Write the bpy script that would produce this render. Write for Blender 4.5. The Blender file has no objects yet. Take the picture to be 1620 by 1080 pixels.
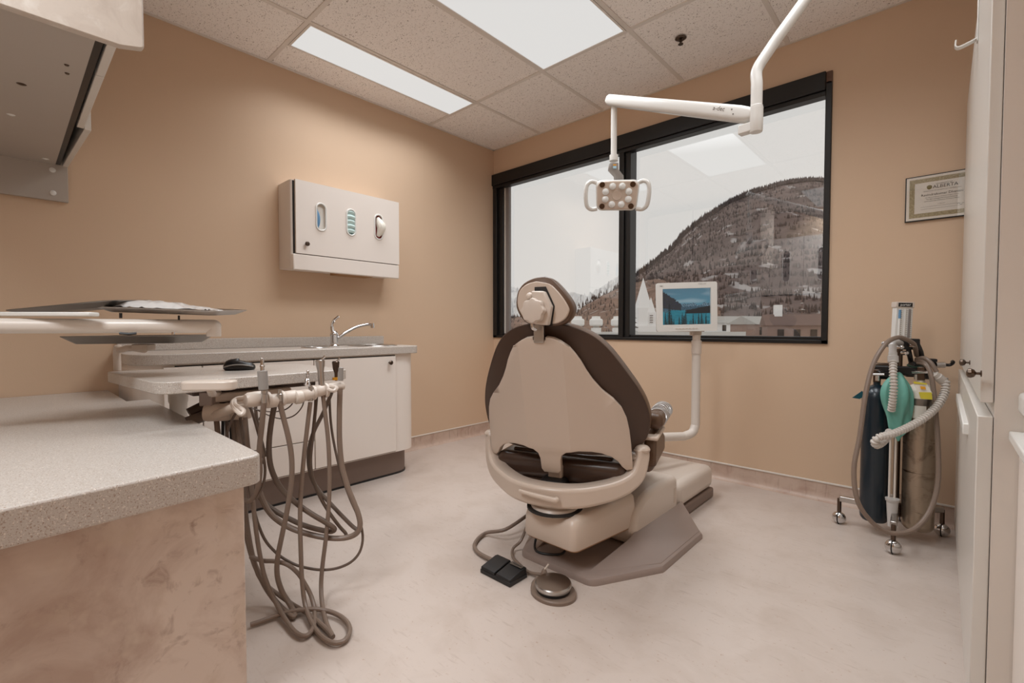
import bpy, bmesh, math, random
from mathutils import Vector, Matrix, noise
random.seed(7)
SC = bpy.context.scene
COL = SC.collection
PI = math.pi

# ------------------------------------------------------------------ camera
F, PIT, YAW = 739.58, math.radians(1.6765), math.radians(42.582)
CAM = Vector((3.066, -3.085, 0.9654))
cam = bpy.data.cameras.new('camera'); cam.lens = F/1620*36; cam.sensor_width = 36; cam.clip_start = .02; cam.clip_end = 60000
co = bpy.data.objects.new('camera', cam); COL.objects.link(co)
co.location = CAM; co.rotation_euler = (PI/2-PIT, 0, YAW); SC.camera = co
FW = Vector((-math.sin(YAW)*math.cos(PIT), math.cos(YAW)*math.cos(PIT), -math.sin(PIT)))
RT = Vector((math.cos(YAW), math.sin(YAW), 0)); UP = RT.cross(FW)
def ray(x, y): return FW + RT*((x-810)/F) - UP*((y-540)/F)
def P(x, y, ax, v):                      # photo point on a world plane
    d = ray(x, y); i = 'xyz'.index(ax); return CAM + d*((v-CAM[i])/d[i])
def D(x, y, dep): return CAM + ray(x, y)*dep   # photo point at a measured distance

# ------------------------------------------------------------------ world, light, exposure
def lin(c):
    c = c/255; return c/12.92 if c <= .04045 else ((c+.055)/1.055)**2.4
def rgb(c): return (lin(c[0]), lin(c[1]), lin(c[2]), 1)
EXPOSURE = 0.0
w = bpy.data.worlds.new('overcast_sky'); SC.world = w; w.use_nodes = True
bg = w.node_tree.nodes['Background']; bg.inputs[0].default_value = (0.748, 0.735, 0.708, 1); bg.inputs[1].default_value = 1.06
def area(name, x0, x1, y0, y1, z, power, spread, color=(.955, 1, 1.04)):
    l = bpy.data.lights.new(name, 'AREA'); l.shape = 'RECTANGLE'; l.size = x1-x0; l.size_y = y1-y0
    l.energy = power; l.spread = math.radians(spread); l.color = color
    o = bpy.data.objects.new(name, l); COL.objects.link(o); o.location = ((x0+x1)/2, (y0+y1)/2, z); return o
H = 2.589
LAMP_A = area('fluorescent_or_fill_lamp', .275, .535, -1.93, -.75, H-.004, 7.5, 138)
LAMP_B = area('fluorescent_or_fill_lamp', 1.19, 1.75, -1.93, -.75, H-.004, 17, 142)
FILL_LAMP_C = area('fluorescent_or_fill_lamp', 2.41, 2.97, -1.93, -.75, H-.004, 10, 138)  # added fill lamp above the view, brightens the right side and floor
FILL_LAMP_D = area('fluorescent_or_fill_lamp', 1.80, 2.36, -4.22, -3.20, H-.004, 31, 152)  # added unseen fill lamp behind the camera, lights the camera-facing sides
vs = SC.view_settings; SC.display_settings.display_device = 'sRGB'
vs.view_transform = 'Standard'; vs.look = 'None'; vs.exposure = EXPOSURE; vs.gamma = 1; vs.use_curve_mapping = False
SC.cycles.use_denoising = True
SC.cycles.max_bounces = 10; SC.cycles.diffuse_bounces = 6; SC.cycles.sample_clamp_indirect = 6

# ------------------------------------------------------------------ materials
MATS = {}
def mat(name, c, rough=.5, metal=0, bump=None, speck=(), spec=.5, mottled=None, streak=None, coat=0, emit=0, ecol=None):
    m = bpy.data.materials.new(name); m.use_nodes = True; nt = m.node_tree; N = nt.nodes; L = nt.links
    b = N['Principled BSDF']; b.inputs['Roughness'].default_value = rough; b.inputs['Metallic'].default_value = metal
    b.inputs['Specular IOR Level'].default_value = spec; b.inputs['Coat Weight'].default_value = coat
    b.inputs['Base Color'].default_value = rgb(c)
    if emit:
        b.inputs['Emission Color'].default_value = ecol or rgb(c); b.inputs['Emission Strength'].default_value = emit
    tc = N.new('ShaderNodeTexCoord'); col = None
    def mix(col, c2, fac):
        mx = N.new('ShaderNodeMix'); mx.data_type = 'RGBA'
        L.new(fac, mx.inputs[0])
        if col is None: mx.inputs[6].default_value = rgb(c)
        else: L.new(col, mx.inputs[6])
        mx.inputs[7].default_value = rgb(c2); return mx.outputs[2]
    def nz(scale, det=3, vec=None, dist=0, rg=.5):
        n = N.new('ShaderNodeTexNoise'); n.inputs['Scale'].default_value = scale; n.inputs['Detail'].default_value = det
        n.inputs['Distortion'].default_value = dist; n.inputs['Roughness'].default_value = rg
        L.new(vec or tc.outputs['Object'], n.inputs['Vector']); return n.outputs['Fac']
    def ramp(s, a, bb):
        r = N.new('ShaderNodeMapRange'); r.inputs[1].default_value = a; r.inputs[2].default_value = bb; L.new(s, r.inputs[0]); return r.outputs[0]
    if mottled:
        for (c2, sc, a, bb) in mottled: col = mix(col, c2, ramp(nz(sc, 6, None, .6, .62), a, bb))
    if streak:
        c2, sx, sy, sz, a, bb = streak
        mp = N.new('ShaderNodeMapping'); mp.inputs['Scale'].default_value = (sx, sy, sz); L.new(tc.outputs['Object'], mp.inputs[0])
        col = mix(col, c2, ramp(nz(1, 3, mp.outputs[0]), a, bb))
    for (c2, sc, a, bb) in speck: col = mix(col, c2, ramp(nz(sc, 2), a, bb))
    if col is not None: L.new(col, b.inputs['Base Color'])
    if bump:
        bp = N.new('ShaderNodeBump'); bp.inputs['Strength'].default_value = bump[1]; bp.inputs['Distance'].default_value = .002
        L.new(nz(bump[0], 4), bp.inputs['Height']); L.new(bp.outputs[0], b.inputs['Normal'])
    MATS[name] = m; return m
def worm(m):                             # dark wormy fissures of acoustic tile
    nt = m.node_tree; N = nt.nodes; L = nt.links; b = N['Principled BSDF']; src = b.inputs['Base Color'].links[0].from_socket
    tc = N.new('ShaderNodeTexCoord'); mp = N.new('ShaderNodeMapping'); mp.inputs['Scale'].default_value = (80, 120, 70); L.new(tc.outputs['Object'], mp.inputs[0])
    n = N.new('ShaderNodeTexNoise'); n.inputs['Scale'].default_value = 1; n.inputs['Detail'].default_value = 1.5; n.inputs['Distortion'].default_value = 1.6; L.new(mp.outputs[0], n.inputs['Vector'])
    r = N.new('ShaderNodeMapRange'); r.inputs[1].default_value = .66; r.inputs[2].default_value = .69; L.new(n.outputs['Fac'], r.inputs[0])
    mx = N.new('ShaderNodeMix'); mx.data_type = 'RGBA'; L.new(r.outputs[0], mx.inputs[0]); L.new(src, mx.inputs[6]); mx.inputs[7].default_value = rgb((118, 98, 84)); L.new(mx.outputs[2], b.inputs['Base Color'])
wall_m = mat('tan_wall_paint', (210, 182, 155), .55, bump=(160, .12), spec=.3)
floor_m = mat('pink_beige_vinyl', (200, 186, 176), .33, mottled=[((186, 170, 158), 5, .45, .8)], speck=[((180, 156, 140), 80, .66, .76)],
              streak=((172, 154, 142), 14, 70, 20, .6, .9))
cove_m = mat('vinyl_cove', (199, 176, 160), .4, mottled=[((178, 148, 132), 9, .45, .75)], streak=((160, 132, 116), 60, 60, 8, .6, .8))
strip_m = mat('white_cap_strip', (222, 214, 204), .35)
grid_m = mat('ceiling_tee', (222, 214, 206), .45)
tile_m = mat('acoustic_tile', (247, 241, 236), .9, bump=(90, .4), spec=.1, speck=[((128, 108, 96), 170, .67, .70)])
worm(tile_m)
diff_m = mat('light_diffuser', (60, 60, 60), .6, emit=.70, ecol=(1, .985, .96, 1))
black_m = mat('black_window_metal', (30, 28, 27), .35, spec=.4)
bead_m = mat('grey_glazing_bead', (128, 120, 116), .4)
lam_m = mat('beige_laminate', (232, 222, 213), .42)
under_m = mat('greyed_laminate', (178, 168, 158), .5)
side_m = mat('side_laminate', (212, 202, 192), .45)
lamw_m = mat('white_laminate', (214, 208, 200), .32)
gap_m = mat('dark_gap', (34, 30, 28), .7)  # near-black; stands in for shade in gaps, slots and openings
toe_m = mat('taupe_toe_kick', (124, 106, 96), .5)
count_m = mat('speckled_counter', (193, 185, 177), .3, speck=[((160, 140, 124), 330, .58, .66), ((226, 218, 208), 260, .6, .68), ((138, 116, 100), 520, .63, .7)])
stone_m = mat('mottled_stone_laminate', (214, 197, 184), .45, mottled=[((182, 158, 143), 5, .4, .66), ((198, 178, 160), 8, .52, .76), ((168, 144, 130), 22, .56, .74)], streak=((204, 186, 170), 9, 14, 12, .64, .74))
pale_lam_m = mat('pale_stone_laminate', (200, 188, 176), .45, mottled=[((184, 170, 158), 10, .45, .7), ((214, 206, 196), 16, .55, .72)])
chrome_m = mat('chrome', (215, 213, 212), .08, 1)
steel_m = mat('brushed_steel', (190, 186, 182), .28, 1)
steeld_m = mat('dull_steel', (142, 136, 130), .38, 1)
darkknob_m = mat('pewter_knob', (96, 82, 72), .32, 1)
plas_m = mat('beige_plastic', (212, 199, 187), .32)
plas2_m = mat('warm_beige_plastic', (204, 187, 172), .32)
whitep_m = mat('white_enamel', (226, 224, 219), .25)
tube_m = mat('cream_enamel', (218, 208, 198), .28)
grey_m = mat('grey_plastic', (150, 145, 140), .4)
leather_m = mat('brown_vinyl', (92, 68, 50), .38, bump=(420, .1))
leatherd_m = mat('dark_brown_vinyl', (70, 50, 38), .42, bump=(420, .1))
seat_m = mat('espresso_vinyl', (74, 56, 46), .25, bump=(300, .1))
base_m = mat('taupe_plastic', (150, 133, 124), .36)
rubber_m = mat('black_rubber', (24, 22, 22), .5, bump=(300, .15))
hose_m = mat('taupe_hose', (128, 110, 97), .4)
hose2_m = mat('brown_hose', (100, 84, 73), .42)
blackp_m = mat('black_plastic', (26, 25, 26), .35)
clear_m = mat('clear_wrap', (196, 192, 188), .12, spec=.8)
orange_m = mat('amber_ring', (214, 150, 40), .3)
paper_m = mat('paper', (232, 226, 216), .6)
gold_m = mat('olive_border', (150, 138, 104), .6, mottled=[((186, 174, 140), 160, .45, .6)])
ink_m = mat('ink', (46, 42, 40), .7)
inkl_m = mat('faded_ink', (120, 112, 104), .7)
navy_m = mat('navy_tank_paint', (15, 31, 41), .3, coat=.2)
alu_m = mat('worn_aluminium', (168, 152, 134), .36, .85, mottled=[((120, 104, 90), 14, .5, .7)], streak=((92, 78, 66), 10, 10, 60, .64, .72))
tankw_m = mat('white_tank_paint', (226, 216, 202), .35)
teal_m = mat('teal_rubber', (112, 178, 164), .45)
corr_m = mat('corrugated_white', (206, 198, 190), .45)
yellow_m = mat('yellow_tag', (214, 198, 60), .5)
label_or_m = mat('orange_label', (226, 158, 34), .5)
red_m = mat('red_card', (150, 40, 36), .5)
blue_m = mat('blue_glove', (96, 140, 176), .5)
mint_m = mat('mint_mask', (190, 212, 208), .6)
brownpaper_m = mat('brown_paper_towel', (168, 130, 92), .8)
led_m = mat('led_lens', (236, 238, 236), .08, spec=.9)
snow_m = mat('snow', (214, 214, 214), .8)
churchw_m = mat('white_siding', (246, 246, 245), .7)
roofg_m = mat('grey_roof', (178, 176, 172), .8)
roofb_m = mat('brown_shingle', (118, 98, 92), .8)
brick_m = mat('mauve_brick', (150, 126, 116), .8)
treed_m = mat('conifer_needles', (80, 72, 72), .9)
bare_m = mat('bare_brown_brush', (150, 124, 110), .9, mottled=[((120, 98, 88), 2, .4, .6)])

def glass_mat():
    m = bpy.data.materials.new('window_glass'); m.use_nodes = True; nt = m.node_tree; N = nt.nodes; L = nt.links
    N.clear(); o = N.new('ShaderNodeOutputMaterial'); t = N.new('ShaderNodeBsdfTransparent'); g = N.new('ShaderNodeBsdfGlossy'); g.inputs['Roughness'].default_value = 0.0
    ge = N.new('ShaderNodeNewGeometry'); dt = N.new('ShaderNodeVectorMath'); dt.operation = 'DOT_PRODUCT'
    L.new(ge.outputs['Normal'], dt.inputs[0]); L.new(ge.outputs['Incoming'], dt.inputs[1])
    def mth(op, x, y=None):
        n = N.new('ShaderNodeMath'); n.operation = op; n.use_clamp = op == 'ADD'
        for i, v in enumerate((x, y)):
            if v is None: continue
            if isinstance(v, (int, float)): n.inputs[i].default_value = v
            else: L.new(v, n.inputs[i])
        return n.outputs[0]
    p5 = mth('POWER', mth('SUBTRACT', 1.0, mth('ABSOLUTE', dt.outputs['Value'])), 5.0)     # Schlick reflectance of each face
    fac = mth('ADD', mth('MULTIPLY', p5, .89), .11)
    mx = N.new('ShaderNodeMixShader'); L.new(fac, mx.inputs[0]); L.new(t.outputs[0], mx.inputs[1]); L.new(g.outputs[0], mx.inputs[2]); L.new(mx.outputs[0], o.inputs[0])
    return m
glass_m = glass_mat()
def forest_mat(name, a, b, c, s1, s2, snow):
    m = mat(name, a, .95, mottled=[(b, s1, .42, .6)], speck=[(c, s2, snow, snow+.05)], spec=.05); return m
forest_m = forest_mat('forest_slope', (126, 113, 110), (104, 93, 92), (176, 172, 172), .012, .03, .62)

# ------------------------------------------------------------------ mesh helpers
def smoothpath(pts, n=6):
    pts = [Vector(p) for p in pts]
    if len(pts) < 3: return pts
    out = []
    q = [pts[0]*2-pts[1]] + pts + [pts[-1]*2-pts[-2]]
    for i in range(1, len(q)-2):
        a, b, c, d = q[i-1], q[i], q[i+1], q[i+2]
        for k in range(n):
            t = k/n
            out.append(.5*((2*b) + (c-a)*t + (2*a-5*b+4*c-d)*t*t + (3*b-a-3*c+d)*t**3))
    out.append(pts[-1]); return out
class MB:
    def __init__(s): s.bm = bmesh.new(); s.mi = 0
    def box(s, x0, x1, y0, y1, z0, z1):
        v = [s.bm.verts.new((x, y, z)) for x in (x0, x1) for y in (y0, y1) for z in (z0, z1)]
        for f in ((0, 1, 3, 2), (4, 6, 7, 5), (0, 4, 5, 1), (2, 3, 7, 6), (0, 2, 6, 4), (1, 5, 7, 3)):
            s.bm.faces.new([v[i] for i in f])
        return s
    def quadbox(s, base, dz):           # four base corners (Vectors) lifted by vector dz
        dz = Vector(dz); n = len(base)
        a = [s.bm.verts.new(Vector(p)) for p in base]; b = [s.bm.verts.new(Vector(p)+dz) for p in base]
        s.bm.faces.new(a); s.bm.faces.new(b[::-1])
        for i in range(n): s.bm.faces.new((a[i], b[i], b[(i+1) % n], a[(i+1) % n]))
        return s
    def prism(s, poly, axis, a, b):     # 2D polygon extruded along an axis
        def mk(p, t):
            return {'x': (t, p[0], p[1]), 'y': (p[0], t, p[1]), 'z': (p[0], p[1], t)}[axis]
        return s.quadbox([mk(p, a) for p in poly], Vector(mk((0, 0), b))-Vector(mk((0, 0), a)))
    def rings(s, rings, cap0=True, cap1=True):
        R = [[s.bm.verts.new(Vector(p)) for p in r] for r in rings]; n = len(R[0])
        for a, b in zip(R, R[1:]):
            for i in range(n): s.bm.faces.new((a[i], a[(i+1) % n], b[(i+1) % n], b[i]))
        if cap0: s.bm.faces.new(R[0][::-1])
        if cap1: s.bm.faces.new(R[-1])
        return s
    def tube(s, pts, r, n=10, smooth=0, caps=True, prof=None):
        if smooth: pts = smoothpath(pts, smooth)
        pts = [Vector(p) for p in pts]; q = [pts[0]]
        for p in pts[1:]:
            if (p-q[-1]).length > 1e-5: q.append(p)
        pts = q; T = []
        for i in range(len(pts)):
            t = (pts[min(i+1, len(pts)-1)]-pts[max(i-1, 0)]); T.append(t.normalized())
        u = T[0].orthogonal().normalized()
        if abs(T[0].z) < .9: u = T[0].cross(Vector((0, 0, 1))).normalized()
        rr = []
        for i, p in enumerate(pts):
            u = (u-T[i]*u.dot(T[i])).normalized(); v = T[i].cross(u)
            k = r(i/(len(pts)-1)) if callable(r) else r
            if prof: rr.append([p+u*(a*k)+v*(b*k) for a, b in prof])
            else: rr.append([p+(u*math.cos(2*PI*j/n)+v*math.sin(2*PI*j/n))*k for j in range(n)])
        return s.rings(rr, caps, caps)
    def lathe(s, prof, c=(0, 0, 0), axis=(0, 0, 1), n=24):   # prof: (r, h) pairs
        ax = Vector(axis).normalized(); u = ax.orthogonal().normalized(); v = ax.cross(u); c = Vector(c)
        return s.rings([[c+ax*h+(u*math.cos(2*PI*j/n)+v*math.sin(2*PI*j/n))*max(r, 1e-4) for j in range(n)] for r, h in prof])
    def cyl(s, a, b, r, r2=None, n=20):
        a, b = Vector(a), Vector(b); d = b-a
        return s.lathe([(r, 0), (r if r2 is None else r2, d.length)], a, d, n)
    def ball(s, c, r, sc=(1, 1, 1), n=16):
        k = 8; return s.rings([[Vector(c)+Vector((r*sc[0]*math.sin(PI*i/k+.0)*math.cos(2*PI*j/n), r*sc[1]*math.sin(PI*i/k)*math.sin(2*PI*j/n), -r*sc[2]*math.cos(PI*i/k))) if 0 < i < k else
                Vector(c)+Vector((1e-4*math.cos(2*PI*j/n), 1e-4*math.sin(2*PI*j/n), -r*sc[2]*math.cos(PI*i/k))) for j in range(n)] for i in range(k+1)])
    def xf(s, M): bmesh.ops.transform(s.bm, matrix=M, verts=s.bm.verts); return s
    def build(s, name, m, parent=None, bevel=0, seg=2, smooth=True, ang=35, solid=0, loc=None, subsurf=0):
        bmesh.ops.recalc_face_normals(s.bm, faces=s.bm.faces)
        org = Vector(parent['_w']) if parent is not None and '_w' in parent else Vector((0, 0, 0))
        l = Vector(loc) if loc is not None else org
        bmesh.ops.translate(s.bm, verts=s.bm.verts, vec=-l)
        me = bpy.data.meshes.new(name); s.bm.to_mesh(me); s.bm.free()
        if smooth:
            me.polygons.foreach_set('use_smooth', [True]*len(me.polygons)); me.set_sharp_from_angle(angle=math.radians(ang))
        me.materials.append(m)
        o = bpy.data.objects.new(name, me); COL.objects.link(o); o['_w'] = tuple(l)
        if parent is not None: o.parent = parent; o.location = l-org
        else: o.location = l
        if solid: k = o.modifiers.new('solid', 'SOLIDIFY'); k.thickness = solid; k.offset = 0
        if bevel: k = o.modifiers.new('bevel', 'BEVEL'); k.width = bevel; k.segments = seg; k.limit_method = 'ANGLE'; k.angle_limit = math.radians(40); k.harden_normals = False
        if subsurf: k = o.modifiers.new('sub', 'SUBSURF'); k.levels = subsurf; k.render_levels = subsurf
        return o
def tag(o, label, cat, group=None, kind=None):
    o['label'] = label; o['category'] = cat
    if group: o['group'] = group
    if kind: o['kind'] = kind
    return o
def thing(name, label, cat, loc, group=None):
    o = bpy.data.objects.new(name, None); COL.objects.link(o); o.location = loc; o['_w'] = tuple(loc); o.empty_display_size = .05
    return tag(o, label, cat, group)
def struct(o): o['kind'] = 'structure'; return o
def text(name, body, m, parent, origin, xdir, ydir, size, align='CENTER', ext=.0002):
    c = bpy.data.curves.new(name, 'FONT'); c.body = body; c.size = size; c.align_x = align; c.align_y = 'CENTER'; c.extrude = ext; c.resolution_u = 2
    c.materials.append(m); o = bpy.data.objects.new(name, c); COL.objects.link(o)
    x = Vector(xdir).normalized(); z = x.cross(Vector(ydir)).normalized(); y = z.cross(x)
    Mx = Matrix((x, y, z)).transposed().to_4x4(); org = Vector(parent['_w'])
    o.parent = parent; o.matrix_local = Matrix.Translation(Vector(origin)-org) @ Mx; return o
def roundrect(x0, x1, y0, y1, r, n=5):
    out = []
    for cx, cy, a in ((x1-r, y1-r, 0), (x0+r, y1-r, PI/2), (x0+r, y0+r, PI), (x1-r, y0+r, 1.5*PI)):
        out += [(cx+r*math.cos(a+PI/2*k/n), cy+r*math.sin(a+PI/2*k/n)) for k in range(n+1)]
    return out
def roundpoly(poly, rs, n=5):
    out = []; N = len(poly)
    for i in range(N):
        p = Vector(poly[i]); a = Vector(poly[i-1]); b = Vector(poly[(i+1) % N]); r = rs[i] if isinstance(rs, (list, tuple)) else rs
        if r <= 0: out.append(tuple(p)); continue
        u = (a-p).normalized(); v = (b-p).normalized(); th = u.angle(v); d = min(r/math.tan(th/2), (a-p).length*.48, (b-p).length*.48)
        s, e = p+u*d, p+v*d
        for k in range(n+1):
            t = k/n; out.append(tuple(s*(1-t)**2+p*2*t*(1-t)+e*t*t))
    return out
def frame(o, x, y, z): return Matrix.Translation(Vector(o)) @ Matrix((Vector(x), Vector(y), Vector(z))).transposed().to_4x4()

# ------------------------------------------------------------------ room shell
X1, Y0 = 3.80, -4.25
b = MB().box(-.15, X1+.15, Y0-.15, .35, -.12, 0); struct(b.build('floor', floor_m, smooth=False))
b = MB().box(-.15, 0, Y0-.15, .2, 0, 2.75); struct(b.build('wall_left', wall_m, smooth=False))
WX0, WX1, WZ0, WZ1 = 0.0, 2.603, .876, 2.362
b = MB().box(0, X1, 0, .2, 0, WZ0).box(0, X1, 0, .2, WZ1, 2.75).box(WX1, X1, 0, .2, WZ0, WZ1)
struct(b.build('wall_back', wall_m, smooth=False))
struct(MB().box(X1, X1+.15, Y0-.15, .2, 0, 2.75).build('wall_right', wall_m, smooth=False))
struct(MB().box(-.15, X1+.15, Y0-.15, Y0, 0, 2.75).build('wall_front', wall_m, smooth=False))
cl = struct(MB().box(-.15, X1+.15, Y0-.15, .2, H+.03, H+.16).build('ceiling', grid_m, smooth=False))
# ceiling grid: 2 x 4 foot tiles
gx = [0, .556, 1.166, 1.776, 2.386, 2.996, 3.606, X1]; gy = [0, -.735, -1.955, -3.175, Y0]
T = .012
def tee(bx): return struct(bx.build('ceiling_tee', grid_m, cl, smooth=False))
for x in gx[1:-1]: tee(MB().box(x-T, x+T, Y0, 0, H, H+.032))
for y in gy[1:-1]:
    for a, c in zip(gx, gx[1:]): tee(MB().box(a+T, c-T, y-T, y+T, H+.0005, H+.03))
tee(MB().box(0, .018, Y0, 0, H-.001, H+.03)); tee(MB().box(0, X1, -.018, 0, H-.001, H+.03)); tee(MB().box(X1-.018, X1, Y0, 0, H, H+.03)); tee(MB().box(0, X1, Y0, Y0+.018, H, H+.03))
tile_mesh = {}
LIGHTS = {(0, 1), (2, 1), (4, 1), (3, 3)}
def tile(x0, x1, y0, y1):
    k = (round(x1-x0, 3), round(y1-y0, 3))
    ctr = Vector(((x0+x1)/2, (y0+y1)/2, H+.008))
    if k in tile_mesh:
        o = bpy.data.objects.new('ceiling_tile', tile_mesh[k]); COL.objects.link(o); o.parent = cl; o.location = ctr
    else:
        o = MB().box(x0, x1, y0, y1, H+.004+.004*random.random(), H+.03).build('ceiling_tile', tile_m, cl, smooth=False, loc=ctr); tile_mesh[k] = o.data
    return o
for i, (a, c) in enumerate(zip(gx, gx[1:])):
    for j, (d, e) in enumerate(zip(gy, gy[1:])):
        if (i, j) in LIGHTS: continue
        tile(a+T, c-T, e+T, d-T)
tile(.018, .262, -1.943, -.747)
def light(name, label, x0, x1, y0, y1):
    t = thing(name, label, 'ceiling light', ((x0+x1)/2, (y0+y1)/2, H))
    b = MB()
    for q in ((x0-.012, x0, y0-.012, y1+.012), (x1, x1+.012, y0-.012, y1+.012), (x0, x1, y0-.012, y0), (x0, x1, y1, y1+.012)): b.box(q[0], q[1], q[2], q[3], H-.002, H+.02)
    b.build('frame', grid_m, t, smooth=False)
    MB().box(x0, x1, y0, y1, H+.002, H+.012).build('diffuser', diff_m, t, smooth=False); return t
light('ceiling_light', 'narrow one-foot fluorescent ceiling panel beside the left wall', .275, .535, -1.93, -.75)
light('ceiling_light', 'wide white fluorescent ceiling panel near the middle of the room', 1.19, 1.75, -1.93, -.75)
light('ceiling_light', 'added wide fill-light ceiling panel overhead between the lamp pipe and the storage cabinet', 2.41, 2.97, -1.93, -.75)  # added housing for the fill lamp over the right side
light('ceiling_light', 'added fill-light ceiling panel at the far rear wall opposite the window', 1.80, 2.36, -4.22, -3.20)  # added housing for the fill lamp behind the camera
# cove base and cap strip
cove = [(0, 0), (.03, 0), (.022, .003), (.012, .010), (.006, .022), (.004, .04), (.004, .098), (0, .098)]
struct(MB().prism([(p[0], p[1]) for p in cove], 'y', -4.2, 0).build('baseboard_left', cove_m))
struct(MB().prism([(-p[0], p[1]) for p in cove], 'x', 0, 3.13).build('baseboard_back', cove_m))
struct(MB().box(0, .008, -4.2, 0, .098, .108).build('trim_1', strip_m, bevel=.002))
struct(MB().box(0, 3.13, -.008, 0, .098, .108).build('trim_2', strip_m, bevel=.002))

# ------------------------------------------------------------------ window
wt = bpy.data.objects.new('window_1', None); COL.objects.link(wt); wt.location = (1.3, 0, WZ0); wt['_w'] = (1.3, 0, WZ0); struct(wt)
MB().box(0.002, 2.575, -.03, .03, 2.262, 2.362).box(0.002, 2.575, -.016, .05, 2.236, 2.262).build('blind_valance', black_m, wt, bevel=.004)
MB().box(2.575, 2.602, -.012, .06, 2.30, 2.362).build('valance_end', mat('brown_wood_end', (96, 66, 50), .5), wt)
MB().box(.002, .05, -.012, .10, WZ0, 2.262).build('frame_jamb', black_m, wt, bevel=.003)
MB().box(.05, .108, .012, .10, WZ0, 2.262).build('frame_jamb', black_m, wt, bevel=.003)
MB().box(2.572, 2.602, -.012, .10, WZ0, 2.31).build('frame_jamb', black_m, wt, bevel=.003)
MB().box(.002, 2.602, -.012, .10, WZ0, .898).build('frame_sill', black_m, wt, bevel=.003)
MB().box(.108, 2.572, .02, .10, .898, .915).build('frame_sill', black_m, wt, bevel=.003)
MB().box(1.305, 1.345, -.012, .10, .898, 2.262).build('mullion', black_m, wt, bevel=.004)
MB().box(1.345, 1.388, .006, .10, .898, 2.262).build('mullion', black_m, wt, bevel=.004)
MB().box(.108, .118, .03, .07, .915, 2.25).build('glazing_bead', strip_m, wt)
MB().box(.118, .155, .04, .07, .915, 2.25).build('glazing_bead', bead_m, wt)
bz = MB(); z = .93
while z < 2.2: bz.box(2.566, 2.573, .03, .07, z, z+.011); z += .0185
bz.box(2.569, 2.573, .03, .07, .91, 2.2).build('glazing_bead', strip_m, wt)
MB().box(.10, 1.31, .074, .080, .905, 2.26).build('pane', glass_m, wt, smooth=False)
MB().box(1.38, 2.575, .074, .080, .905, 2.26).build('pane', glass_m, wt, smooth=False)

# ------------------------------------------------------------------ sink cabinet along the left wall
YR, YL = -1.185, -2.715
sk = thing('sink_cabinet', 'pale beige sink base cabinet with curved corner and taupe toe kick along left wall', 'cabinet', (0.0, -1.95, 0))
def dcorner(x, yl, yr, r, n=8):          # plan outline with rounded front corners
    return roundpoly([(0.002, yr), (x, yr), (x, yl), (0.002, yl)], [0, r, r, 0], n)
MB().prism(dcorner(.425, YL+.05, YR-.04, .13), 'z', .006, .16).build('toe_kick', toe_m, sk)
MB().prism(dcorner(.428, YL+.045, YR-.037, .13), 'z', .0, .012).build('floor_seal', blackp_m, sk)
MB().prism(dcorner(.470, YL+.02, YR-.015, .13), 'z', .16, .797).build('body', lam_m, sk)
def front(name, y0, y1, z0, z1, kn=None):
    d = MB().box(.468, .489, y0, y1, z0, z1).build(name, lam_m, sk, bevel=.002)
    if kn: MB().lathe([(.006, 0), (.006, .014), (.013, .018), (.014, .024), (.009, .029), (.0, .030)], (.489, kn[0], kn[1]), (1, 0, 0)).build('knob', darkknob_m, d)
    return d
MB().box(.466, .472, YL+.16, -1.378, .165, .79).build('shadow_gap', gap_m, sk)  # dark sheet paints the shade between the sink cabinet fronts
front('door', -1.912, -1.384, .172, .785, (-1.432, .745))
front('drawer', -2.447, -1.917, .577, .785, (-2.2, .745))
front('drawer', -2.447, -1.917, .338, .572, (-2.2, .50)); front('drawer', -2.447, -1.917, .172, .333, (-2.2, .28))
front('door', -2.60, -2.452, .172, .785)
ct = thing('sink_counter', 'long speckled beige counter top on the sink cabinet at left wall', 'counter', (0.0, -1.95, .797))
MB().prism(roundpoly([(0.002, YR+.005), (.497, YR+.005), (.497, YL), (0.002, YL)], [0, .10, .16, 0], 8), 'z', .797, .846).build('worktop', count_m, ct, bevel=.004)
MB().box(.002, .020, -2.70, YR+.01, .846, .905).build('backsplash', count_m, ct, bevel=.003)
sn = thing('sink', 'round stainless bowl set in the sink counter near its end', 'sink', (.24, -1.40, .846))
def bowl(par, c, r, dz): return MB().lathe([(r+.012, 0), (r+.010, .004), (r, .004), (r*.97, -.002), (r*.9, .0015), (r*.3, .001), (0.001, .001)], c, (0, 0, 1), 36).build('rim', steel_m, par)
bowl(sn, (.24, -1.40, .8465), .15, 0); MB().lathe([(.0, 0), (.05, .0), (.052, .0022), (0, .0022)], (.24, -1.40, .8475)).build('drain', steeld_m, sn)
s2 = thing('cup_sink', 'small round steel waste inlet left of the faucet', 'sink', (.26, -1.80, .846)); bowl(s2, (.26, -1.80, .8465), .07, 0)
fb = P(530, 548, 'z', .846); fb = Vector((.19, -1.645, .846))
fa = thing('faucet', 'chrome single lever faucet with long curved spout at the sink', 'faucet', fb)
MB().lathe([(.030, 0), (.030, .006), (.024, .012), (.023, .065), (.026, .070), (.026, .080), (.020, .095), (.010, .102), (0, .103)], fb).build('body', chrome_m, fa)
MB().tube([fb+Vector((-.005, -.005, .085)), fb+Vector((-.01, -.01, .125)), fb+Vector((-.004, .0, .165)), fb+Vector((.018, .022, .195))], lambda t: .013-.006*t, 10, 6).build('lever', chrome_m, fa)
MB().tube([fb+Vector((0, .01, .045)), fb+Vector((.006, .07, .085)), fb+Vector((.012, .15, .125)), fb+Vector((.018, .225, .142)), fb+Vector((.020, .262, .142))], lambda t: .011-.003*t, 12, 8).build('spout', chrome_m, fa)
MB().cyl(fb+Vector((.020, .262, .150)), fb+Vector((.020, .264, .118)), .013).build('aerator', chrome_m, fa)

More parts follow.
